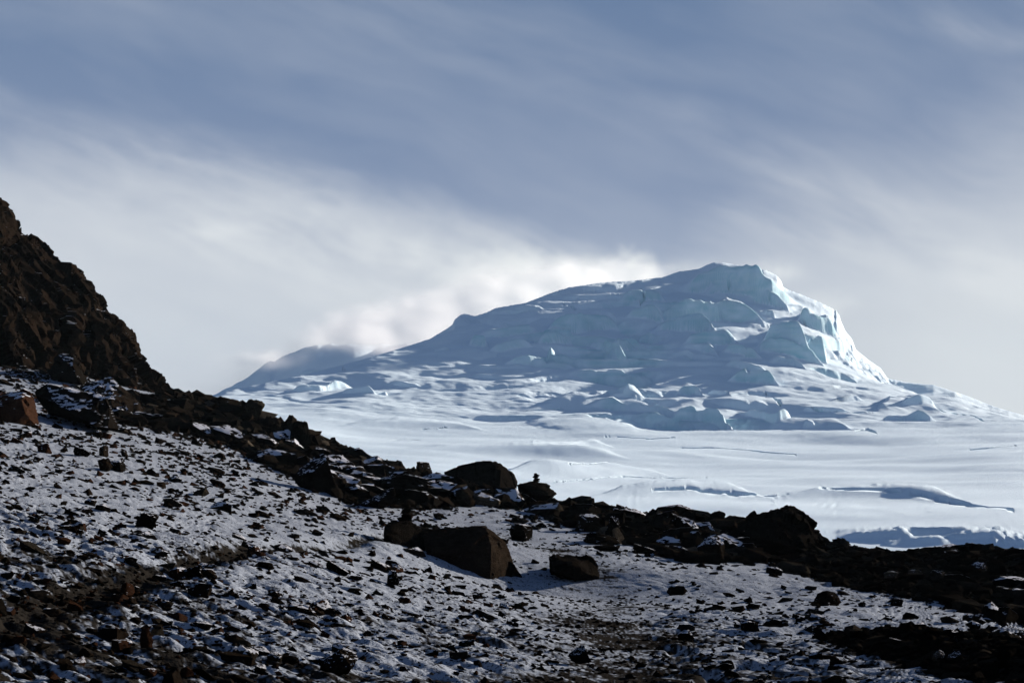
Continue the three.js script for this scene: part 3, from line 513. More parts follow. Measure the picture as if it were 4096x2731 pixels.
const area = (list) => list.map(([u, v]) => { const p = onBase(u, v); return [p.x, p.z]; });
function inside(list, x, z) {   // signed distance into a patch of ground, positive inside
  let d = 1e9, inn = false;
  for (let i = 0, j = list.length - 1; i < list.length; j = i++) {
    const [ax, az] = list[j], [bx, bz] = list[i], ex = bx - ax, ez = bz - az, t = clamp(((x - ax) * ex + (z - az) * ez) / (ex * ex + ez * ez));
    d = Math.min(d, Math.hypot(x - ax - ex * t, z - az - ez * t));
    if ((az > z) !== (bz > z) && x < ax + (z - az) / (bz - az) * ex) inn = !inn;
  }
  return inn ? d : -d;
}
const along = (list, x, z) => { let d = 1e9; for (let i = 1; i < list.length; i++) { const [ax, az] = list[i - 1], [bx, bz] = list[i], ex = bx - ax, ez = bz - az, t = clamp(((x - ax) * ex + (z - az) * ez) / (ex * ex + ez * ez)); d = Math.min(d, Math.hypot(x - ax - ex * t, z - az - ez * t)); } return d; };
const MORAINE = area([[560, 1590], [850, 1607], [1100, 1680], [1500, 1850], [1800, 1930], [2080, 1992], [2050, 2030], [1900, 2010], [1640, 2030], [1420, 2010], [1180, 1905], [1000, 1810], [760, 1740], [420, 1690], [300, 1600]]);
const CREST = area([[2060, 1990], [2300, 2026], [2600, 2072], [2900, 2102], [3100, 2130], [3020, 2240], [2780, 2250], [2500, 2160], [2250, 2090]]);
const BANK = area([[2960, 2112], [3100, 2132], [3400, 2196], [3700, 2256], [4096, 2296], [4900, 2350], [4900, 2620], [4096, 2480], [3800, 2405], [3560, 2375], [3300, 2330], [3120, 2260]]);
const MOUND = area([[3320, 2575], [3420, 2535], [3620, 2522], [3900, 2560], [4096, 2585], [4900, 2640], [5000, 3100], [4200, 2760], [3800, 2712], [3560, 2650], [3400, 2600]]);
const TRAIL = area([[2560, 2900], [2520, 2731], [2430, 2500], [2400, 2360], [2330, 2260], [2190, 2190], [2000, 2130], [1880, 2100]]);
const TRACK = area([[-300, 2570], [0, 2490], [300, 2400], [520, 2330], [800, 2245], [1150, 2195], [1480, 2150], [1640, 2130]]);
const PRINTS = area([[3150, 2860], [2990, 2700], [2880, 2540], [2760, 2420], [2700, 2330], [2640, 2250], [2560, 2190]]);
function groundShape(x, z) {   // without the small lumps
  let y = nearBase(x, z); const D = -z;
  y += 0.12 * fbm2(x * 0.09 + 3, z * 0.09, 3) * smooth(6, 20, D);
  const b = inside(BANK, x, z); if (b > -3) y += lerp(0.12, 0.85, smooth(9.5, 13, x)) * smooth(-0.6, 2.6, b + 0.8 * n2(x * 0.5, z * 0.5)) * (0.7 + 0.45 * fbm2(x * 0.25, z * 0.25 + 8, 3));
  const m = inside(MOUND, x, z); if (m > -2) y += 0.17 * smooth(-0.15, 1.3, m + 0.3 * n2(x * 1.1, z * 1.1)) * (0.85 + 0.3 * n2(x * 0.6, z * 0.6));
  return y;
}
const FALL = [0.75, 0.66];   // the way the slope falls, along which the drifts and stones lie
const lump = (x, z) => {
  const e1 = x * FALL[0] + z * FALL[1], e2 = x * FALL[1] - z * FALL[0];
  const t = along(TRAIL, x, z), k = along(TRACK, x, z), flat = 1 - 0.72 * Math.exp(-((t / 0.9) ** 2)) ;
  let y = flat * (0.07 * fbm2(x * 0.9, z * 0.9 + 17, 2) + 0.055 * Math.abs(n2(e1 * 1.7 + 5, e2 * 4)) * (1 - 0.6 * smooth(26, 45, -z)) + 0.035 * n2(e1 * 3, e2 * 7.5) * (1 - smooth(15, 27, -z)) + 0.014 * n2(e1 * 8, e2 * 15) * (1 - smooth(14, 26, -z)));
  y -= 0.09 * Math.exp(-((k / 0.3) ** 2)) + 0.06 * Math.exp(-((t / 0.8) ** 2));
  const p = along(PRINTS, x, z); if (p < 1.3 && -z < 30) y -= (1 - smooth(18, 28, -z)) * 0.09 * smooth(0.1, 0.5, n2(x * 2.0 + 3, z * 2.0)) * (1 - smooth(0.5, 1.2, p));
  return y;
};
const ground = (x, z) => groundShape(x, z) + lump(x, z);
const G = (u, v) => {   // the ground under a photo pixel; just above the crest, the crest itself
  for (let k = 0; k < 40; k++) { const p = meetRay(groundShape, u, v + k * 5, 4, 100, (D) => 0.012 * D); if (p) { if (k) console.log('lifted', u, v, k * 5); return p; } }
  return null;
};
{
  const slopes = []; for (let u = -1500; u <= 5600; u += u > -20 && u < 4120 ? 3.8 : u > -420 && u < 4520 ? 14 : 45) slopes.push((u - CU) / F);
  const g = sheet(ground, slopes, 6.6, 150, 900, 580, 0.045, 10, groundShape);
  const snow = [0.255, 0.29, 0.348], grit = [0.013, 0.0118, 0.0105], sand = [0.019, 0.0172, 0.015];  // thin snow, its colour also darkened to stand for weaker sunlight on this slope
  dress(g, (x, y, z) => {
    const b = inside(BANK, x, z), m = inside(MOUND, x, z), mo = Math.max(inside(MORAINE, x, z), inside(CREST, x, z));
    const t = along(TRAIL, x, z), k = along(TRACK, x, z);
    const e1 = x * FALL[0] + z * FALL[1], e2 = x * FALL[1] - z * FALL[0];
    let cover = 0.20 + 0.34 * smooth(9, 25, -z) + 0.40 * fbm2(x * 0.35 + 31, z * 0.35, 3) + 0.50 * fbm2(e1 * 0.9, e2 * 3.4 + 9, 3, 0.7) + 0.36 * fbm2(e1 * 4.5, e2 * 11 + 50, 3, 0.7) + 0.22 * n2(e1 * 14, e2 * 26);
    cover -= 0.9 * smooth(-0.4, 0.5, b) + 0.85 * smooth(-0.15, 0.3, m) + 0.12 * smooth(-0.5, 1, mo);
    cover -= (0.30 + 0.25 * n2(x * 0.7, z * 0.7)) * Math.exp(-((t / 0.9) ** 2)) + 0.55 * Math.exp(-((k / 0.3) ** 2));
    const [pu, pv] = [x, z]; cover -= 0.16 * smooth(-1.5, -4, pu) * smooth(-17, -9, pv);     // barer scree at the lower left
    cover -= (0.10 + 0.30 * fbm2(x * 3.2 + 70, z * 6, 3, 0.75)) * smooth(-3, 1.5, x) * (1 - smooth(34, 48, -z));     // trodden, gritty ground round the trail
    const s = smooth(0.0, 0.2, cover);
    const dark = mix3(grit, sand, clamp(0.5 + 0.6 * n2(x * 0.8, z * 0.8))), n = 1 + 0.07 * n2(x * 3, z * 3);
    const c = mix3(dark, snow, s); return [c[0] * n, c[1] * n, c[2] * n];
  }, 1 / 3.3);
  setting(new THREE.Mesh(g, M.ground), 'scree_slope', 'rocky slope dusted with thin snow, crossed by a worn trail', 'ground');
}
console.log('ground done');

// ---------------------------------------------------------------- rocks
function cells(seed, n, spreadV) { const r = rng(seed), out = []; for (let i = 0; i < n; i++) out.push([r(), r(), r(), r() * 2 - 1, r() * 2 - 1, r() * 2 - 1, r()]); return out; }
function facetNoise(x, y, z, seed) {   // broken faces: each cell of space is cut by its own tilted plane
  const xi = Math.floor(x), yi = Math.floor(y), zi = Math.floor(z); let best = 9, val = 0;
  for (let a = -1; a <= 1; a++) for (let b = -1; b <= 1; b++) for (let c = -1; c <= 1; c++) {
    const h = PERM[PERM[PERM[(xi + a + seed) & 2047] + ((yi + b) & 2047)] + ((zi + c) & 2047)];
    const px = xi + a + 0.5 + GX[h] * 0.5 - x, py = yi + b + 0.5 + GY[h] * 0.5 - y, pz = zi + c + 0.5 + GZ[h] * 0.5 - z, d = px * px + py * py + pz * pz;
    if (d < best) { best = d; const k = (h * 7 + 13) & 2047; val = (GX[k] * px + GY[k] * py + GZ[k] * pz) * 0.9 + (GX[(k + 5) & 2047]) * 0.35; }
  }
  return val;
}
function boxUv(g, scale) { const p = g.attributes.position, n = g.attributes.normal, uv = new Float32Array(p.count * 2); for (let i = 0; i < p.count; i++) { const ax = Math.abs(n.getX(i)), ay = Math.abs(n.getY(i)), az = Math.abs(n.getZ(i)); let a, b; if (ay >= ax && ay >= az) { a = p.getX(i); b = p.getZ(i); } else if (ax >= az) { a = p.getZ(i); b = p.getY(i); } else { a = p.getX(i); b = p.getY(i); } uv[i * 2] = a * scale; uv[i * 2 + 1] = b * scale; } g.setAttribute('uv', new THREE.BufferAttribute(uv, 2)); return g; }
function stoneShape(seed, points, cell, amp, slab = 1) {   // a broken angular stone about 2 units across
  const r = rng(seed * 7919 + 3), pts = [];
  for (let i = 0; i < points; i++) { const z = r() * 2 - 1, a = r() * 6.2832, s = Math.sqrt(1 - z * z), k = 0.72 + 0.28 * r(); pts.push(new THREE.Vector3(Math.cos(a) * s * k, Math.sign(z) * Math.pow(Math.abs(z), slab) * k, Math.sin(a) * s * k)); }
  let g = new ConvexGeometry(pts); g.computeBoundingBox(); const c = g.boundingBox.getCenter(new THREE.Vector3()), s = g.boundingBox.getSize(new THREE.Vector3());
  g.translate(-c.x, -c.y, -c.z); g.scale(2 / s.x, 2 / s.y, 2 / s.z);
  if (cell) g = roughen(g, cell, amp, 2.1, seed % 97, [1, 1.3, 1]); else { g.deleteAttribute('normal'); g.computeVertexNormals(); }
  return boxUv(g, 0.5);
}
function capOf(g, lift, least, seed, freq = 2.2) {   // snow that lies on the upper faces
  const p = g.attributes.position, n = g.attributes.normal, out = [], nor = [], uv = [];
  for (let i = 0; i < p.count; i += 3) {
    const ny = (n.getY(i) + n.getY(i + 1) + n.getY(i + 2)) / 3, cx = (p.getX(i) + p.getX(i + 1) + p.getX(i + 2)) / 3, cy = (p.getY(i) + p.getY(i + 1) + p.getY(i + 2)) / 3, cz = (p.getZ(i) + p.getZ(i + 1) + p.getZ(i + 2)) / 3;
    if (ny < least || n2(cx * freq + seed, cz * freq) + 0.5 * n2(cx * freq * 3, cz * freq * 3 + seed) < -0.15) continue;
    for (let k = 0; k < 3; k++) { const l = lift; out.push(p.getX(i + k) + n.getX(i + k) * l, p.getY(i + k) + n.getY(i + k) * l, p.getZ(i + k) + n.getZ(i + k) * l); nor.push(n.getX(i + k), n.getY(i + k), n.getZ(i + k)); uv.push(p.getX(i + k), p.getZ(i + k)); }
  }
  if (out.length < 30) return null;
  const c = new THREE.BufferGeometry(); c.setAttribute('position', new THREE.Float32BufferAttribute(out, 3)); c.setAttribute('normal', new THREE.Float32BufferAttribute(nor, 3)); c.setAttribute('uv', new THREE.Float32BufferAttribute(uv, 2));
  return c;
}
const BIG = [], MID = [], SMALL = [];
for (let i = 0; i < 12; i++) { const g = stoneShape(101 + i, 13 + (i % 4) * 2, 0.13, 0.075, 0.6 + 0.2 * (i % 3)); BIG.push({ g, cap: capOf(g, 0.02, 0.7, i * 5.1) }); }
for (let i = 0; i < 14; i++) { const g = stoneShape(301 + i, 11 + (i % 4) * 2, 0.3, 0.07, 0.6 + 0.2 * (i % 3)); MID.push({ g, cap: capOf(g, 0.03, 0.68, i * 3.3) }); }
for (let i = 0; i < 10; i++) SMALL.push({ g: stoneShape(501 + i, 9 + (i % 3) * 2, 0) });
console.log('stones shaped');
// a boulder seen in the photo: middle, foot, width and height in photo pixels
function boulder([u, vFoot, w, h], { shape = 0, yaw = 0, tilt = 0, lean = 0, mat = 0, deep = 0.8, snow = true, sink = 0.14, bigger = 1, name = 'boulder', label, group }) {
  const at = G(u, vFoot); if (!at) { console.log('boulder lost', u, vFoot); return null; }
  const D = -at.z, sx = w * D / F / 2 * bigger, sy = h * D / F / 2 * (1 + sink), t = BIG[shape % BIG.length], o = new THREE.Group();
  const m = new THREE.Mesh(t.g, M.rock[mat]); m.name = 'stone'; m.scale.set(sx, sy, sx * deep * 1.0); m.rotation.set(lean, yaw, tilt); o.add(m);
  if (snow && t.cap) { const c = new THREE.Mesh(t.cap, M.cap); c.name = 'snow_cap'; c.userData.kind = 'stuff'; c.scale.copy(m.scale); c.rotation.copy(m.rotation); o.add(c); }
  o.position.set(at.x, at.y + sy * (1 - 2 * sink), at.z - sx * deep * 0.35);
  o.userData.reach = sx;
  return place(o, name, label, 'boulder', group);
}
// a boulder from its corners in the photo, with real depth: [u, v, metres behind the front]
function hullBoulder(D, pts, { mat = 0, cell = 0.12, amp = 0.05, freq = 2.2, snow = 0.8, name = 'boulder', label, category = 'boulder', group, seed = 1, stretch = [1, 1, 1] }) {
  const base = P(pts.reduce((s, p) => s + p[0], 0) / pts.length, Math.max(...pts.map((p) => p[1])), D), g0 = new ConvexGeometry(pts.map(([u, v, d]) => P(u, v, D + d).sub(base)));
  const g = roughen(g0, cell, amp, freq, seed, stretch), o = new THREE.Group(), m = new THREE.Mesh(boxUv(g, 0.6), M.rock[mat]); m.name = 'stone'; o.add(m); o.position.copy(base);
  const cg = snow < 1 ? capOf(g, 0.012, snow, seed * 2.2, 1.6) : null; if (cg) { const c = new THREE.Mesh(cg, M.cap); c.name = 'snow_cap'; c.userData.kind = 'stuff'; o.add(c); }
  return place(o, name, label, category, group);
}
function roughen(g0, cell, amp, freq, seed, stretch) {   // split the faces of a hull into small ones and break them up
  const p = g0.attributes.position, tris = []; for (let i = 0; i < p.count; i += 3) tris.push([0, 1, 2].map((k) => new THREE.Vector3().fromBufferAttribute(p, i + k)));
  const out = []; let stack = tris;
  while (stack.length) {
    const next = [];
    for (const t of stack) {
      const l = [t[0].distanceTo(t[1]), t[1].distanceTo(t[2]), t[2].distanceTo(t[0])], k = l.indexOf(Math.max(...l));
      if (l[k] < cell) { out.push(t); continue; }
      const a = t[k], b = t[(k + 1) % 3], c = t[(k + 2) % 3], m = a.clone().add(b).multiplyScalar(0.5); next.push([a, m, c], [m, b, c]);
    }
    stack = next;
  }
  const pos = new Float32Array(out.length * 9); out.forEach((t, i) => t.forEach((q, k) => q.toArray(pos, i * 9 + k * 3)));
  let g = new THREE.BufferGeometry(); g.setAttribute('position', new THREE.BufferAttribute(pos, 3)); g = mergeVertices(g, 1e-4); g.computeVertexNormals();
  const v = g.attributes.position, n = g.attributes.normal, s = seed * 17.3;
  for (let i = 0; i < v.count; i++) {
    const x = v.getX(i), y = v.getY(i), z = v.getZ(i), fx = x * freq * stretch[0] + s, fy = y * freq * stretch[1], fz = z * freq * stretch[2];
    const d = amp * (facetNoise(fx, fy, fz, seed) + 0.5 * facetNoise(fx * 2.3, fy * 2.3, fz * 2.3, seed + 5) + 0.2 * facetNoise(fx * 5.1, fy * 5.1, fz * 5.1, seed + 8) + 0.1 * n3(fx * 6, fy * 6, fz * 6));
    v.setXYZ(i, x + n.getX(i) * d, y + n.getY(i) * d, z + n.getZ(i) * d);
  }
  return toCreasedNormals(g, 0.55);
}

// ---- the cliff on the left: a few broken buttresses
{
  const cliff = new THREE.Group(), base = P(200, 1560, 84); cliff.position.copy(base);
  const parts = [
    [[[-900, 300, 2], [-500, 560, 0], [-200, 690, 0], [0, 822, 2], [22, 850, 2], [34, 890, 2], [-900, 1700, -10], [0, 1640, -8], [-200, 1500, -14], [-900, 900, -6], [30, 1200, 4], [-900, 500, 16], [20, 900, 14], [0, 1640, 14], [-900, 1700, 14]], 11],
    [[[0, 880, 1], [60, 905, 2], [130, 955, 3], [225, 1030, 4], [290, 1092, 5], [340, 1150, 5], [330, 1300, 5], [-100, 1650, -9], [100, 1600, -7], [330, 1600, 1], [-60, 1250, -8], [140, 1250, -5], [330, 1450, 3], [150, 1000, 12], [330, 1200, 14], [300, 1620, 14], [-100, 1640, 14]], 12],
    [[[250, 1075, 4], [310, 1110, 5], [372, 1132, 5], [388, 1165, 6], [402, 1200, 6], [418, 1238, 6], [425, 1300, 6], [430, 1620, 4], [200, 1620, -4], [290, 1300, -1], [400, 1450, 3], [300, 1150, 12], [420, 1300, 14], [400, 1620, 14]], 13],
    [[[360, 1215, 4], [430, 1244, 5], [482, 1288, 6], [512, 1325, 6], [520, 1385, 6], [532, 1440, 6], [540, 1620, 5], [330, 1630, -2], [400, 1380, 1], [480, 1500, 2], [400, 1280, 12], [520, 1400, 14], [520, 1620, 14]], 14],
    [[[440, 1370, 4], [520, 1392, 5], [560, 1430, 6], [585, 1478, 6], [610, 1540, 6], [620, 1640, 5], [420, 1640, 0], [520, 1500, 2], [500, 1420, 12], [590, 1500, 13], [590, 1640, 13]], 15],
    [[[540, 1490, 3], [600, 1486, 5], [640, 1508, 6], [680, 1545, 6], [706, 1580, 6], [700, 1640, 5], [540, 1640, 1], [620, 1560, 3], [600, 1510, 11], [690, 1600, 12]], 16],
  ];
  const c1 = [0.036, 0.025, 0.018], c2 = [0.02, 0.0155, 0.0125], c3 = [0.058, 0.041, 0.03];
  for (const [pts, seed] of parts) {
    const g0 = new ConvexGeometry(pts.map(([u, v, d]) => P(u - 6, v + 16, 84 + d).sub(base)));
    // beds dip along the cliff, so the broken pieces are long down to the right
    g0.rotateZ(0.85); const g = roughen(g0, 0.20, 0.85, 0.5, seed, [0.45, 1.35, 0.9]); g.rotateZ(-0.85); boxUv(g, 0.35);
    const p = g.attributes.position, col = new Float32Array(p.count * 3);
    for (let i = 0; i < p.count; i++) { const x = p.getX(i) + seed, y = p.getY(i), z = p.getZ(i), t = clamp(0.5 + 0.9 * n3(x * 0.5, y * 0.5, z * 0.5)), w = clamp(0.9 * n3(x * 1.3 + 7, y * 1.3, z * 1.3)); const c = mix3(mix3(c2, c1, t), c3, w * w * 0.7); col.set(c, i * 3); }
    g.setAttribute('color', new THREE.BufferAttribute(col, 3));
    const m = new THREE.Mesh(g, M.cliff); m.name = 'buttress'; cliff.add(m);
    const cg = capOf(g, 0.02, 0.93, seed, 0.8); if (cg) { const c = new THREE.Mesh(cg, M.cap); c.name = 'snow_patch'; c.userData.kind = 'stuff'; cliff.add(c); }
  }
  place(cliff, 'rock_cliff', 'steep dark brown rock cliff at the left edge above the snow slope', 'cliff');
}
console.log('cliff done');

// ---- boulders one can point at
const keep = [];   // their footprints, so that scattered stones stay off
const put = (...a) => { const o = boulder(...a); if (o) keep.push([o.position.x, o.position.z, o.userData.reach]); return o; };
const hull = (...a) => { const o = hullBoulder(...a); keep.push([o.position.x, o.position.z, 0.5]); return o; };
{
  // the long boulder with a cairn, in the middle
  const d = 29.9;
  hull(d, [[1536, 2108, 0.3], [1552, 2090, 0.5], [1600, 2082, 0.6], [1648, 2084, 0.7], [1694, 2128, 0.8], [1700, 2150, 0.6], [1545, 2140, 0.0], [1620, 2215, -0.3], [1730, 2275, -0.2], [1534, 2180, 0.4], [1735, 2165, 0.5], [1600, 2100, 1.6], [1690, 2170, 1.6], [1560, 2200, 1.5], [1720, 2300, 1.2]], { cell: 0.07, amp: 0.035, freq: 1.6, snow: 2, label: 'dark wedge-shaped rock carrying the nearer cairn', seed: 21 });
  hull(d - 0.15, [[1690, 2118, 0.9], [1780, 2108, 0.7], [1880, 2106, 0.7], [1940, 2102, 0.6], [1978, 2125, 0.7], [2005, 2155, 0.55], [1966, 2182, -0.35], [1915, 2160, 0.1], [1960, 2305, -0.55], [1945, 2330, -0.5], [1700, 2190, -0.1], [1720, 2270, -0.35], [1850, 2320, -0.5], [2020, 2165, 0.5], [2040, 2215, 0.7], [2062, 2300, 0.9], [2050, 2330, 0.4], [1990, 2345, -0.2], [1720, 2140, 2.3], [1950, 2120, 2.4], [2030, 2210, 2.2], [2050, 2340, 2.2], [1720, 2340, 2.2]], { mat: 1, cell: 0.06, amp: 0.05, freq: 1.3, snow: 2, label: 'large flat-topped dark boulder in mid slope with a lit brown right end', seed: 22 });
  hull(d - 0.1, [[2040, 2240, 0.4], [2062, 2262, 0.3], [2085, 2300, 0.3], [2102, 2322, 0.4], [2095, 2345, 0.2], [2030, 2345, 0.0], [2050, 2250, 1.2], [2090, 2345, 1.2]], { cell: 0.06, amp: 0.03, freq: 2, snow: 2, label: 'small black wedge leaning on the right end of the flat-topped boulder', seed: 23 });
}
{ const d = -G(2300, 2312).z; hull(d, [[2199, 2228, 0.5], [2215, 2219, 0.6], [2262, 2226, 0.5], [2288, 2236, 0.3], [2312, 2226, 0.5], [2364, 2232, 0.6], [2380, 2258, 0.5], [2394, 2292, 0.3], [2392, 2318, 0], [2300, 2318, -0.3], [2210, 2285, -0.1], [2290, 2260, -0.25], [2215, 2240, 1.3], [2370, 2245, 1.4], [2390, 2320, 1.3], [2200, 2310, 1.2]], { cell: 0.07, amp: 0.05, freq: 1.8, snow: 2, label: 'low flat black boulder lying beside the trail right of centre', seed: 30 }); }
{ const d = -G(1920, 1945).z; hull(d, [[1776, 1888, 0.6], [1840, 1862, 0.6], [1905, 1846, 0.7], [1960, 1845, 0.7], [2002, 1850, 0.8], [2022, 1872, 0.9], [2050, 1895, 1], [2066, 1928, 1], [2060, 1960, 0.6], [2000, 1960, -0.4], [1790, 1950, 0], [1900, 1960, -0.4], [2005, 1880, 0.1], [1800, 1890, 3], [1950, 1860, 3.4], [2050, 1920, 3.4], [2050, 1970, 3], [1800, 1960, 3]], { cell: 0.1, amp: 0.06, freq: 1.1, snow: 2, label: 'big smooth dark dome boulder on the crest against the glacier', seed: 24 }); }
{ const d = -G(310, 1712).z; hull(d, [[143, 1570, 1.6], [182, 1538, 1.6], [205, 1546, 1.6], [300, 1560, 1.4], [400, 1578, 1.2], [425, 1600, 0.8], [440, 1640, 0.4], [462, 1690, 0.4], [466, 1714, 0.3], [430, 1712, -0.5], [380, 1705, -0.6], [280, 1650, -0.2], [210, 1605, 0.5], [150, 1585, 1], [420, 1590, 4], [460, 1720, 4], [200, 1560, 4], [200, 1660, 3]], { cell: 0.12, amp: 0.07, freq: 0.9, snow: 0.86, label: 'huge black wedge-shaped block below the cliff, with a snow patch above', seed: 25 }); }
{ const d = -G(470, 1670).z; hull(d, [[318, 1545, 1], [380, 1525, 1.2], [440, 1508, 1.3], [470, 1530, 1], [520, 1575, 0.8], [556, 1620, 0.5], [572, 1660, 0.4], [560, 1675, 0], [460, 1660, -0.6], [440, 1600, -0.3], [340, 1570, 0], [450, 1530, 4], [560, 1640, 4], [540, 1690, 4], [340, 1640, 4]], { mat: 1, cell: 0.13, amp: 0.09, freq: 0.9, snow: 0.82, label: 'peaked dark brown boulder just right of the huge black wedge', seed: 26 }); }
{ const d = -G(270, 1535).z; hull(d, [[196, 1482, 0.5], [222, 1432, 0.8], [250, 1418, 1], [290, 1420, 1], [303, 1440, 0.9], [306, 1470, 0.7], [330, 1500, 0.5], [352, 1530, 0.3], [330, 1538, -0.4], [210, 1510, 0], [290, 1465, -0.1], [290, 1430, 4], [345, 1540, 4], [210, 1540, 4]], { mat: 0, cell: 0.14, amp: 0.1, freq: 0.8, snow: 0.85, label: 'tall dark boulder at the cliff foot with a pale right edge', seed: 27 }); }
{ const d = -G(90, 1700).z; hull(d, [[-60, 1590, 0.8], [30, 1585, 0.8], [90, 1562, 0.9], [112, 1570, 0.9], [134, 1595, 0.7], [136, 1625, 0.5], [120, 1662, 0.3], [150, 1690, 0.2], [158, 1712, 0.2], [60, 1690, -0.5], [-80, 1660, -0.4], [85, 1600, 0], [100, 1655, -0.4], [-60, 1600, 3], [120, 1600, 3], [150, 1710, 3], [-60, 1710, 3]], { mat: 3, cell: 0.11, amp: 0.09, freq: 1, snow: 0.85, label: 'rusty boulder with a pale broken face at the left edge', seed: 28 }); }
{ const d = -G(3200, 2215).z + 1.5; hull(d, [[2990, 2110, 1], [3010, 2066, 1.2], [3036, 2056, 1.3], [3050, 2066, 1.3], [3082, 2060, 1.5], [3100, 2048, 1.6], [3122, 2034, 1.6], [3150, 2031, 1.6], [3178, 2038, 1.7], [3208, 2062, 1.7], [3220, 2084, 1.6], [3240, 2108, 1.5], [3262, 2130, 1.4], [3300, 2170, 1.3], [3320, 2230, 1], [3000, 2230, -0.3], [3180, 2230, -0.8], [3220, 2150, 0.1], [3080, 2140, -0.1], [3150, 2050, 4], [3290, 2180, 4], [3300, 2260, 4], [3000, 2240, 4]], { mat: 0, cell: 0.09, amp: 0.24, freq: 0.9, snow: 2, name: 'rock_outcrop', category: 'outcrop', label: 'craggy black rock knob rising from the moraine on the right', seed: 29 }); }
{ const d = 47; hull(d, [[3555, 2236, 2], [3610, 2216, 2], [3720, 2197, 2], [3770, 2180, 2.2], [3810, 2175, 2.2], [3860, 2178, 2.2], [3950, 2192, 2.2], [4050, 2216, 2.4], [4180, 2222, 2.4], [4330, 2260, 2], [4330, 2330, 0], [3900, 2290, -0.6], [3700, 2280, -0.4], [3560, 2270, 0.5], [3800, 2190, 8], [4100, 2235, 8], [4300, 2340, 8], [3600, 2290, 8]], { mat: 0, cell: 0.13, amp: 0.16, freq: 0.8, snow: 0.96, name: 'rock_outcrop', category: 'outcrop', label: 'long low black rock hump on the right skyline', seed: 31, stretch: [0.7, 1.3, 1] }); }
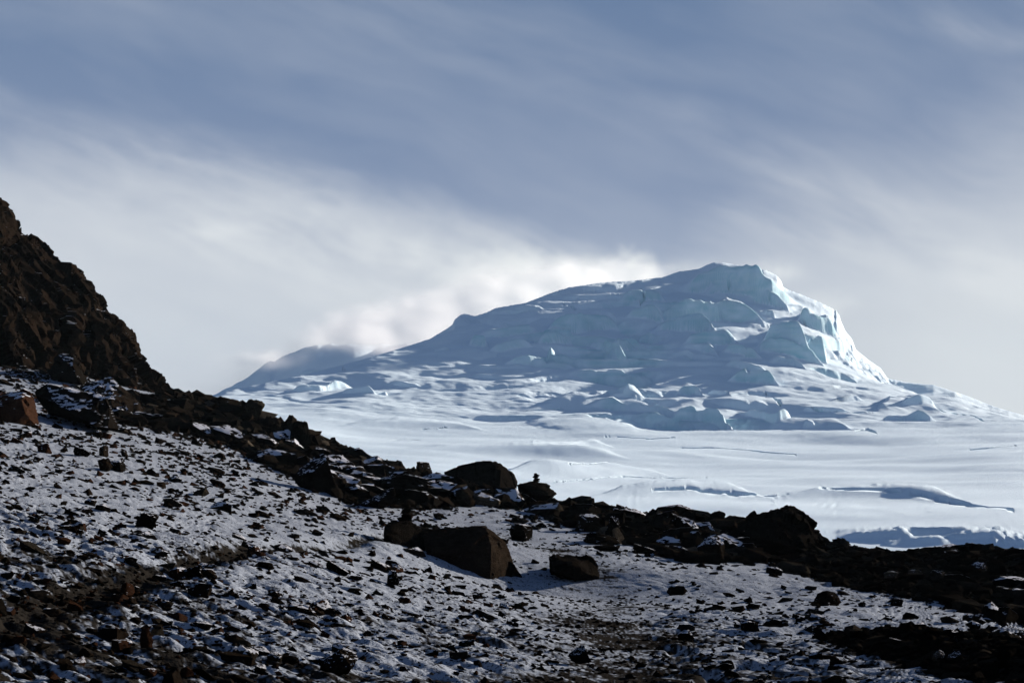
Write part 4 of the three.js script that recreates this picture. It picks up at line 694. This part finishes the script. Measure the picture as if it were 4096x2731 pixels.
const named = [
  [[1008, 1672, 100, 76], { shape: 0, mat: 2, yaw: 0.5, snow: false, label: 'grey boulder with a smooth lit face on the skyline left of the glacier shelf' }],
  [[905, 1650, 110, 64], { shape: 1, mat: 1, yaw: 0.2, label: 'low brown slab boulder left of the grey skyline boulder' }],
  [[1158, 1712, 66, 54], { shape: 2, mat: 1, yaw: 1.2, snow: false, label: 'blocky brown boulder on the skyline above the round tall boulder' }],
  [[1198, 1800, 110, 118], { shape: 3, mat: 0, yaw: 2.1, deep: 0.9, snow: false, label: 'tall rounded dark boulder standing on the moraine crest' }],
  [[1262, 1965, 182, 150], { shape: 4, mat: 0, yaw: 0.4, label: 'large dark block at the lower edge of the moraine band' }],
  [[1300, 1800, 50, 40], { shape: 5, mat: 4, yaw: 0.9, snow: false, label: 'small pale-faced stone right of the tall rounded boulder' }],
  [[1330, 1762, 28, 24], { shape: 6, mat: 0, snow: false, label: 'little round stone balanced on the skyline right of the tall rounded boulder' }],
  [[1590, 1995, 220, 100], { shape: 7, mat: 0, yaw: 0.2, tilt: -0.12, label: 'broad black slab above the nearer cairn' }],
  [[1522, 2036, 190, 80], { shape: 8, mat: 0, yaw: 2.5, tilt: -0.1, label: 'low black slab just up left of the nearer cairn' }],
  [[1684, 1905, 74, 58], { shape: 9, mat: 1, yaw: 0.7, label: 'square brown boulder on the skyline left of the dome boulder' }],
  [[1856, 2026, 86, 70], { shape: 2, mat: 1, yaw: 2.8, tilt: 0.2, snow: false, label: 'pointed boulder with a lit brown side below the dome boulder' }],
  [[2145, 2010, 170, 86], { shape: 5, mat: 0, yaw: 0.3, snow: false, label: 'dark boulder on the crest carrying the farther cairn' }],
  [[2366, 2128, 124, 72], { shape: 6, mat: 1, yaw: 1.2, label: 'rounded dark boulder with brown right side near the bend of the trail' }],
  [[2452, 2172, 62, 106], { shape: 0, mat: 0, yaw: 0.4, label: 'upright dark boulder right of the trail bend' }],
  [[2466, 2176, 50, 66], { shape: 9, mat: 4, yaw: 0.8, tilt: 0.4, snow: false, label: 'pale pointed slab leaning on the upright dark boulder' }],
  [[2636, 2090, 56, 48], { shape: 2, mat: 4, yaw: 1.0, snow: false, label: 'bright-faced boulder on the middle of the crest' }],
  [[2872, 2106, 64, 62], { shape: 3, mat: 0, yaw: 0.2, snow: false, label: 'lone rounded boulder on the skyline left of the black knob' }],
  [[2858, 2250, 112, 110], { shape: 7, mat: 1, yaw: 2.2, label: 'rugged brown boulder at the left foot of the black knob' }],
  [[2576, 2218, 84, 44], { shape: 8, mat: 0, yaw: 0.1, label: 'flat black stone on the snow right of the upright dark boulder' }],
  [[2410, 2178, 140, 44], { shape: 1, mat: 0, yaw: 0.2, tilt: -0.12, label: 'long low black slab across the snow beside the trail bend' }],
  [[2432, 2208, 122, 32], { shape: 4, mat: 0, yaw: 0.3, tilt: -0.15, snow: false, label: 'thin black slab lying on the snow below the upright dark boulder' }],
  [[2082, 2156, 106, 62], { shape: 6, mat: 0, yaw: 2.4, label: 'hunched black boulder above the right end of the flat-topped boulder' }],
  [[2700, 2110, 110, 60], { shape: 4, mat: 0, yaw: 2.9, label: 'dark rounded boulder right of the bright-faced boulder' }],
  [[3270, 2140, 52, 32], { shape: 5, mat: 0, snow: false, label: 'small stone perched on the right shoulder of the black knob' }],
  [[3374, 2192, 50, 40], { shape: 2, mat: 2, yaw: 0.7, snow: false, label: 'grey stone on the skyline down right of the black knob' }],
  [[3092, 2224, 200, 76], { shape: 8, mat: 0, yaw: 0.3, tilt: -0.08, snow: false, label: 'broad black slab in front of the black knob' }],
  [[3100, 2182, 24, 42], { shape: 9, mat: 4, tilt: 0.2, snow: false, label: 'small pale upright stone in front of the black knob' }],
  [[3314, 2428, 124, 68], { shape: 1, mat: 0, yaw: 0.5, label: 'single dark block on the snow strip below the right bank' }],
  [[3566, 2320, 60, 34], { shape: 3, mat: 4, label: 'snow-whitened stone in the middle of the dark right bank' }],
  [[3660, 2322, 52, 48], { shape: 7, mat: 4, tilt: -0.5, label: 'leaning snow-whitened slab right of the whitened stone on the bank' }],
  [[3750, 2326, 70, 46], { shape: 0, mat: 2, label: 'squarish grey stone on the dark right bank' }],
  [[3925, 2294, 70, 46], { shape: 5, mat: 2, label: 'grey boulder on the bank left of the largest upper boulder' }],
  [[4002, 2308, 90, 66], { shape: 6, mat: 0, yaw: 0.9, snow: false, label: 'largest dark boulder on the upper right bank' }],
  [[3610, 2592, 108, 40], { shape: 8, mat: 2, yaw: 0.2, label: 'flat snow-covered slab on the lower right mound' }],
  [[3757, 2646, 50, 44], { shape: 2, mat: 4, label: 'pale rounded stone on the lower right mound' }],
  [[3832, 2652, 78, 46], { shape: 4, mat: 2, label: 'dusted grey boulder right of the pale stone on the mound' }],
  [[3346, 2678, 58, 40], { shape: 9, mat: 0, snow: false, label: 'lone black stone on the snow left of the lower right mound' }],
  [[3590, 2434, 54, 40], { shape: 3, mat: 0, label: 'dark stone above the lower right mound on the snow strip' }],
  [[578, 2590, 60, 76], { shape: 2, mat: 3, yaw: 2.2, snow: false, label: 'upright rust-red rock at lower left below the diagonal track' }],
  [[580, 2116, 104, 66], { shape: 0, mat: 0, yaw: 0.6, label: 'dark peaked rock alone on the left snow slope' }],
  [[411, 1830, 44, 50], { shape: 3, mat: 1, yaw: 1.4, label: 'upright brown rock high on the left snow slope' }],
  [[415, 1888, 60, 56], { shape: 5, mat: 1, yaw: 0.4, snow: false, label: 'brown rock, left one of a touching pair on the left slope' }],
  [[470, 1892, 80, 52], { shape: 6, mat: 0, yaw: 1.0, label: 'dark rounded rock, right one of a touching pair on the left slope' }],
  [[322, 1830, 66, 46], { shape: 8, mat: 0, yaw: 0.7, label: 'dark blocky rock left of the upright brown rock' }],
  [[172, 1815, 70, 42], { shape: 9, mat: 3, yaw: 1.9, label: 'rusty-sided rock high on the left snow slope near the edge' }],
  [[792, 2396, 100, 64], { shape: 7, mat: 1, yaw: 0.1, label: 'broad brown rock just below the diagonal track' }],
  [[505, 2384, 60, 56], { shape: 1, mat: 3, yaw: 0.8, label: 'rust-brown rock touching the lower side of the diagonal track' }],
  [[2320, 2646, 90, 58], { shape: 4, mat: 0, yaw: 0.4, label: 'black rock in the bottom middle with snow drifted to its left' }],
  [[1350, 2700, 150, 100], { shape: 2, mat: 1, yaw: 0.2, label: 'dark jagged rock at the bottom edge left of centre' }],
  [[1570, 2342, 66, 58], { shape: 3, mat: 0, yaw: 2.0, label: 'black knobbly rock below the cairn rock' }],
  [[1345, 2300, 96, 52], { shape: 8, mat: 0, yaw: 0.1, tilt: -0.2, label: 'long black rock down left of the cairn rock' }],
];
for (const [box, opt] of named) put(box, opt);

// ---- cairns
function cairn(u, vFoot, hpx, stones, label, lift) {
  const o = new THREE.Group(), at = P(u, vFoot, lift); const H = hpx * lift / F; let y = 0; const r = rng(u);
  stones.forEach(([w, h, sh, dx], i) => { const m = new THREE.Mesh(MID[sh].g, M.rock[0]); m.name = 'stone'; const hh = H * h; m.scale.set(H * w / 2, hh / 2 * 1.15, H * w / 2 * 0.85); m.position.set(dx * H, y + hh / 2, 0); m.rotation.y = i * 1.3; y += hh * 0.93; o.add(m); });
  o.position.copy(at); return place(o, 'cairn', label, 'cairn');
}
{ const d = 29.9; cairn(1622, 2090, 74, [[0.85, 0.30, 0, -0.03], [0.95, 0.22, 1, 0.12], [0.62, 0.3, 4, -0.06], [0.5, 0.22, 3, 0.06], [0.26, 0.13, 5, 0.02]], 'nearer stone cairn stacked on the dark wedge-shaped rock', d + 0.85); }
{ const d = -G(2145, 2010).z; cairn(2144, 1930, 38, [[0.86, 0.26, 2, 0], [0.8, 0.22, 6, 0.04], [0.74, 0.22, 7, -0.05], [0.66, 0.2, 8, 0.03], [0.46, 0.16, 9, 0]], 'farther stone cairn standing out against the glacier', d + 0.4); }

// ---- stones by the thousand: the ones that show largest are things of their own
{
  const r = rng(4242), list = [], V = [['slope', null], ['moraine', MORAINE], ['crest', CREST], ['bank', BANK], ['mound', MOUND]];
  const drop = (x, z, s, kind) => {
    const D = -z; if (D < 7 || Math.abs(x / D) > 0.40) return;
    for (const k of keep) if (Math.hypot(x - k[0], z - k[1]) < k[2] * 0.8 + s * 0.3) return;
    list.push({ x, z, s, kind, a: s / D, k: r(), yaw: -0.35 + (r() + r() - 1) * 0.8 + (r() < 0.5 ? Math.PI : 0), t1: r() - 0.5, t2: r() - 0.5, e: r() });
  };
  const size = (lo, hi, p) => lo * Math.pow(1 - r() * (1 - Math.pow(lo / hi, p)), -1 / p);
  const box = (list) => [Math.min(...list.map((p) => p[0])), Math.max(...list.map((p) => p[0])), Math.min(...list.map((p) => p[1])), Math.max(...list.map((p) => p[1]))];
  for (let i = 0; i < 260000; i++) {   // the open slope
    const D = 6.5 + 75 * Math.pow(r(), 0.72), x = (r() * 0.84 - 0.42) * D, z = -D;
    const clump = fbm2(x * 0.22 + 50, z * 0.22, 3), t = along(TRAIL, x, z), left = smooth(6, -8, x);
    let keepP = (0.30 + 0.9 * clump + 0.2 * left) * (1 - 0.86 * smooth(11, 24, D)); keepP *= 1 - 0.25 * Math.exp(-((t / 1.1) ** 2)); if (r() > keepP) continue;
    if (inside(MOUND, x, z) > 0 || inside(BANK, x, z) > 0) continue;
    drop(x, z, size(Math.max(0.025, 0.0016 * D), t < 0.9 ? 0.09 : Math.min(0.42, 0.09 + D * 0.0095), 2.3), 'slope');
  }
  for (const [kind, list2, n, lo, hi, p] of [['moraine', MORAINE, 6500, 0.12, 1.15, 1.75], ['crest', CREST, 3200, 0.09, 0.9, 1.8], ['bank', BANK, 6500, 0.06, 0.55, 2.1], ['mound', MOUND, 3600, 0.03, 0.22, 2.2]]) {
    const [x0, x1, z0, z1] = box(list2);
    for (let i = 0; i < n * 4; i++) { const x = lerp(x0, x1, r()), z = lerp(z0, z1, r()); if (inside(list2, x, z) < -0.3) continue; drop(x, z, size(lo, hi, p), kind); }
  }
  console.log('stones', list.length);
  const inView = (q) => { const y = ground(q.x, q.z), [u, v] = project(q.x, y, q.z); return u > 20 && u < 4076 && v < 2700; };
  const front = (q) => { const c = { x: q.x, y: ground(q.x, q.z) + q.s * 0.4, z: q.z }; for (let t = 0.2; t < 0.985; t += 0.03) if (groundShape(c.x * t, c.z * t) > c.y * t + 0.05) return false; return true; };
  list.sort((a, b) => b.a - a.a);
  const TONES = ['black', 'brown', 'grey', 'rust-brown', 'pale'], GROUPS = { moraine: 'rocks of the moraine band', crest: 'rocks of the middle crest', bank: 'stones of the right bank', mound: 'stones of the lower right mound' }, single = [];
  const MARKS = [[1008, 1640, 'grey skyline boulder'], [1198, 1745, 'tall rounded boulder'], [1262, 1890, 'large dark block under the moraine band'], [1590, 1945, 'broad black slab above the cairn'], [1925, 1895, 'dome boulder'], [1856, 1990, 'pointed boulder below the dome boulder'], [1625, 2050, 'nearer cairn'], [2145, 1910, 'farther cairn'], [1850, 2220, 'flat-topped boulder'], [2300, 2270, 'low flat black boulder'], [2366, 2090, 'rounded boulder at the trail bend'], [2452, 2120, 'upright dark boulder'], [2636, 2066, 'bright-faced crest boulder'], [2872, 2075, 'lone rounded skyline boulder'], [3160, 2120, 'black rock knob'], [2858, 2195, 'rugged brown boulder'], [3314, 2394, 'single block on the snow strip'], [3566, 2303, 'snow-whitened bank stone'], [3750, 2303, 'squarish grey bank stone'], [4002, 2275, 'largest upper bank boulder'], [3610, 2572, 'snow-covered slab on the mound'], [3800, 2630, 'pale mound stone'], [3346, 2658, 'lone black stone left of the mound'], [578, 2552, 'rust-red rock'], [580, 2083, 'dark peaked rock'], [411, 1803, 'upright brown rock'], [470, 1866, 'touching pair of rocks'], [172, 1794, 'rusty-sided rock'], [300, 1630, 'huge black wedge'], [480, 1590, 'peaked brown boulder'], [90, 1640, 'rusty left-edge boulder'], [792, 2364, 'broad brown rock'], [505, 2356, 'rust-brown rock by the track'], [2320, 2617, 'black bottom-middle rock'], [1350, 2650, 'jagged bottom-edge rock'], [1570, 2313, 'black knobbly rock'], [1345, 2274, 'long black rock']];
  const quota = { slope: 150, moraine: 75, crest: 35, bank: 30, mound: 10 }, stuff = new Map();
  const q4 = new THREE.Quaternion(), e3 = new THREE.Euler(), m4 = new THREE.Matrix4();
  for (const q of list) {
    const flat = 0.42 + 0.4 * q.e, tone = q.kind === 'slope' ? (q.x < 0 && q.k < 0.22 ? 3 : q.k < 0.55 ? 0 : q.k < 0.85 ? 1 : 2) : q.kind === 'bank' || q.kind === 'mound' ? (q.k < 0.75 ? 0 : 2) : (q.k < 0.76 ? 0 : q.k < 0.93 ? 1 : q.k < 0.98 ? 2 : 4);
    const sx = q.s * 0.5 * (0.9 + 0.9 * q.k), sy = q.s * 0.5 * flat * 1.1, sz = q.s * 0.5 * (0.7 + 0.5 * q.e), y = ground(q.x, q.z) + sy * 0.30;
    const gx = Math.atan(groundShape(q.x + 0.4, q.z) - groundShape(q.x - 0.4, q.z)) * 1.15, flip = Math.abs(q.yaw) > 1.57 ? -1 : 1;   // they lie with the slope
    if (quota[q.kind] > 0 && inView(q) && front(q)) {
      quota[q.kind]--;
      const t = MID[Math.floor(q.k * 97) % MID.length], o = new THREE.Group(), m = new THREE.Mesh(t.g, M.rock[tone]); m.name = 'stone'; o.add(m);
      if (t.cap && q.e > (q.kind === 'bank' || q.kind === 'mound' ? 0.8 : 0.35)) { const c = new THREE.Mesh(t.cap, M.cap); c.name = 'snow_cap'; c.userData.kind = 'stuff'; o.add(c); }
      o.position.set(q.x, y, q.z); o.rotation.set(q.t1 * 0.4, q.yaw, q.t2 * 0.4 + gx * flip); o.scale.set(sx, sy, sz);
      const [pu, pv] = project(q.x, y, q.z); single.push({ o, pu, pv, look: (t.cap && q.e > (q.kind === 'bank' || q.kind === 'mound' ? 0.8 : 0.35) ? 'snow-capped ' : '') + TONES[tone] + (flat < 0.55 ? ' slab' : flat < 0.7 ? ' rock' : ' block'), group: q.kind === 'slope' ? (pu < 1900 ? 'stones on the left snow slope' : 'stones on the snow around the trail') : GROUPS[q.kind] });
    } else {
      const shape = Math.floor(q.k * 193) % SMALL.length, key = shape * 10 + tone; if (!stuff.has(key)) stuff.set(key, []);
      e3.set(q.t1 * 0.7, q.yaw, q.t2 * 0.7 + gx * flip); q4.setFromEuler(e3); stuff.get(key).push(new THREE.Matrix4().compose(new THREE.Vector3(q.x, y, q.z), q4, new THREE.Vector3(sx, sy, sz)));
    }
  }
  const NTH = ['nearest', 'second nearest', 'third nearest', 'fourth nearest', 'fifth nearest', 'sixth nearest', 'seventh nearest', 'eighth nearest', 'ninth nearest', 'tenth nearest'], SIDES = ['right of', 'below right of', 'below', 'below left of', 'left of', 'above left of', 'above', 'above right of'], tally = new Map();
  for (const q of single) { let best = 1e9; for (const [u, v, what] of MARKS) { const d = Math.hypot(q.pu - u, q.pv - v); if (d < best) { best = d; q.d = d; q.ref = SIDES[Math.round(Math.atan2(q.pv - v, q.pu - u) / (Math.PI / 4) + 8) % 8] + ' the ' + what; } } }
  single.sort((m, n) => m.d - n.d);
  for (const q of single) { const n = tally.get(q.ref) ?? 0; tally.set(q.ref, n + 1); place(q.o, 'rock', q.look + ', ' + (NTH[n] ?? 'number ' + (n + 1) + ' in distance') + ' ' + q.ref, 'rock', q.group); }
  const rubble = new THREE.Group();
  for (const [key, ms] of stuff) { const im = new THREE.InstancedMesh(SMALL[Math.floor(key / 10)].g, M.rock[key % 10], ms.length); ms.forEach((m, i) => im.setMatrixAt(i, m)); im.name = 'gravel'; im.userData.kind = 'stuff'; rubble.add(im); }
  setting(rubble, 'gravel', 'small loose dark stones and gravel scattered over the snowy slope', 'gravel', 'stuff');
}

// ---- three climbers far up on the snow
{
  const N = 36, size = 2.1, mc = new MarchingCubes(N, new THREE.MeshStandardMaterial(), false, false, 60000); mc.isolation = 0;
  const bones = [[[-0.1, 0.9, 0], [-0.12, 0.5, 0.06], 0.09, 0.065], [[-0.12, 0.5, 0.06], [-0.13, 0.06, -0.04], 0.065, 0.05], [[-0.13, 0.04, -0.04], [-0.13, 0.04, 0.12], 0.05, 0.05], [[0.1, 0.9, 0], [0.12, 0.5, 0.16], 0.09, 0.065], [[0.12, 0.5, 0.16], [0.13, 0.06, 0.14], 0.065, 0.05], [[0.13, 0.04, 0.14], [0.13, 0.04, 0.3], 0.05, 0.05], [[0, 0.92, 0], [0, 1.38, 0.06], 0.16, 0.17], [[0, 1.38, 0.06], [0, 1.56, 0.08], 0.08, 0.07], [[0, 1.64, 0.09], [0, 1.7, 0.09], 0.11, 0.1], [[-0.18, 1.4, 0.05], [-0.28, 1.14, 0.08], 0.07, 0.055], [[-0.28, 1.14, 0.08], [-0.26, 1.04, 0.3], 0.05, 0.04], [[0.18, 1.4, 0.05], [0.28, 1.14, 0.08], 0.07, 0.055], [[0.28, 1.14, 0.08], [0.26, 1.04, 0.3], 0.05, 0.04]];
  const p = new THREE.Vector3(), a = new THREE.Vector3(), b = new THREE.Vector3(), ab = new THREE.Vector3();
  for (let z = 0; z < N; z++) for (let y = 0; y < N; y++) for (let x = 0; x < N; x++) {
    p.set((x / N * 2 - 1) * size / 2, (y / N * 2 - 1) * size / 2 + 0.9, (z / N * 2 - 1) * size / 2); let d = 9;
    for (const [s, e, r0, r1] of bones) { a.set(...s); b.set(...e); ab.copy(b).sub(a); const t = clamp(p.clone().sub(a).dot(ab) / ab.lengthSq()); const q = p.distanceTo(a.clone().addScaledVector(ab, t)) - lerp(r0, r1, t), h = clamp(0.5 + 0.5 * (q - d) / 0.05); d = lerp(q, d, h) - 0.05 * h * (1 - h); }
    mc.field[z * N * N + y * N + x] = -d;
  }
  mc.update();
  const g = new THREE.BufferGeometry(); g.setAttribute('position', new THREE.BufferAttribute(mc.positionArray.slice(0, mc.count * 3), 3)); g.setAttribute('normal', new THREE.BufferAttribute(mc.normalArray.slice(0, mc.count * 3), 3));
  g.scale(size / 2, size / 2, size / 2); g.translate(0, 0.9, 0);
  const pack = new THREE.SphereGeometry(0.2, 12, 10); pack.scale(0.8, 1.3, 0.6); pack.translate(0, 1.2, -0.16);
  const cloth = new THREE.MeshStandardMaterial({ name: 'dark mountain clothing', color: new THREE.Color(0.02, 0.022, 0.03), roughness: 0.9 });
  const who = [[1371, 1474, 'person in dark clothing, highest of the three climbers on the far snow'], [1369, 1483, 'person in dark clothing, lower left of the three climbers on the far snow'], [1378, 1483, 'person in dark clothing, lower right of the three climbers on the far snow']];
  for (const [u, v, label] of who) {
    const at = meetRay(mountainHeight, u, v, 1000, 1600, () => 2); if (!at) { console.log('climber lost'); continue; }
    const o = new THREE.Group(), m = new THREE.Mesh(g, cloth); m.name = 'body'; o.add(m); const k = new THREE.Mesh(pack, cloth); k.name = 'backpack'; o.add(k);
    o.position.copy(at); o.rotation.y = 2.6; place(o, 'person', label, 'person', 'climbers on the glacier');
  }
}
console.log('built');
renderer.render(scene, camera);
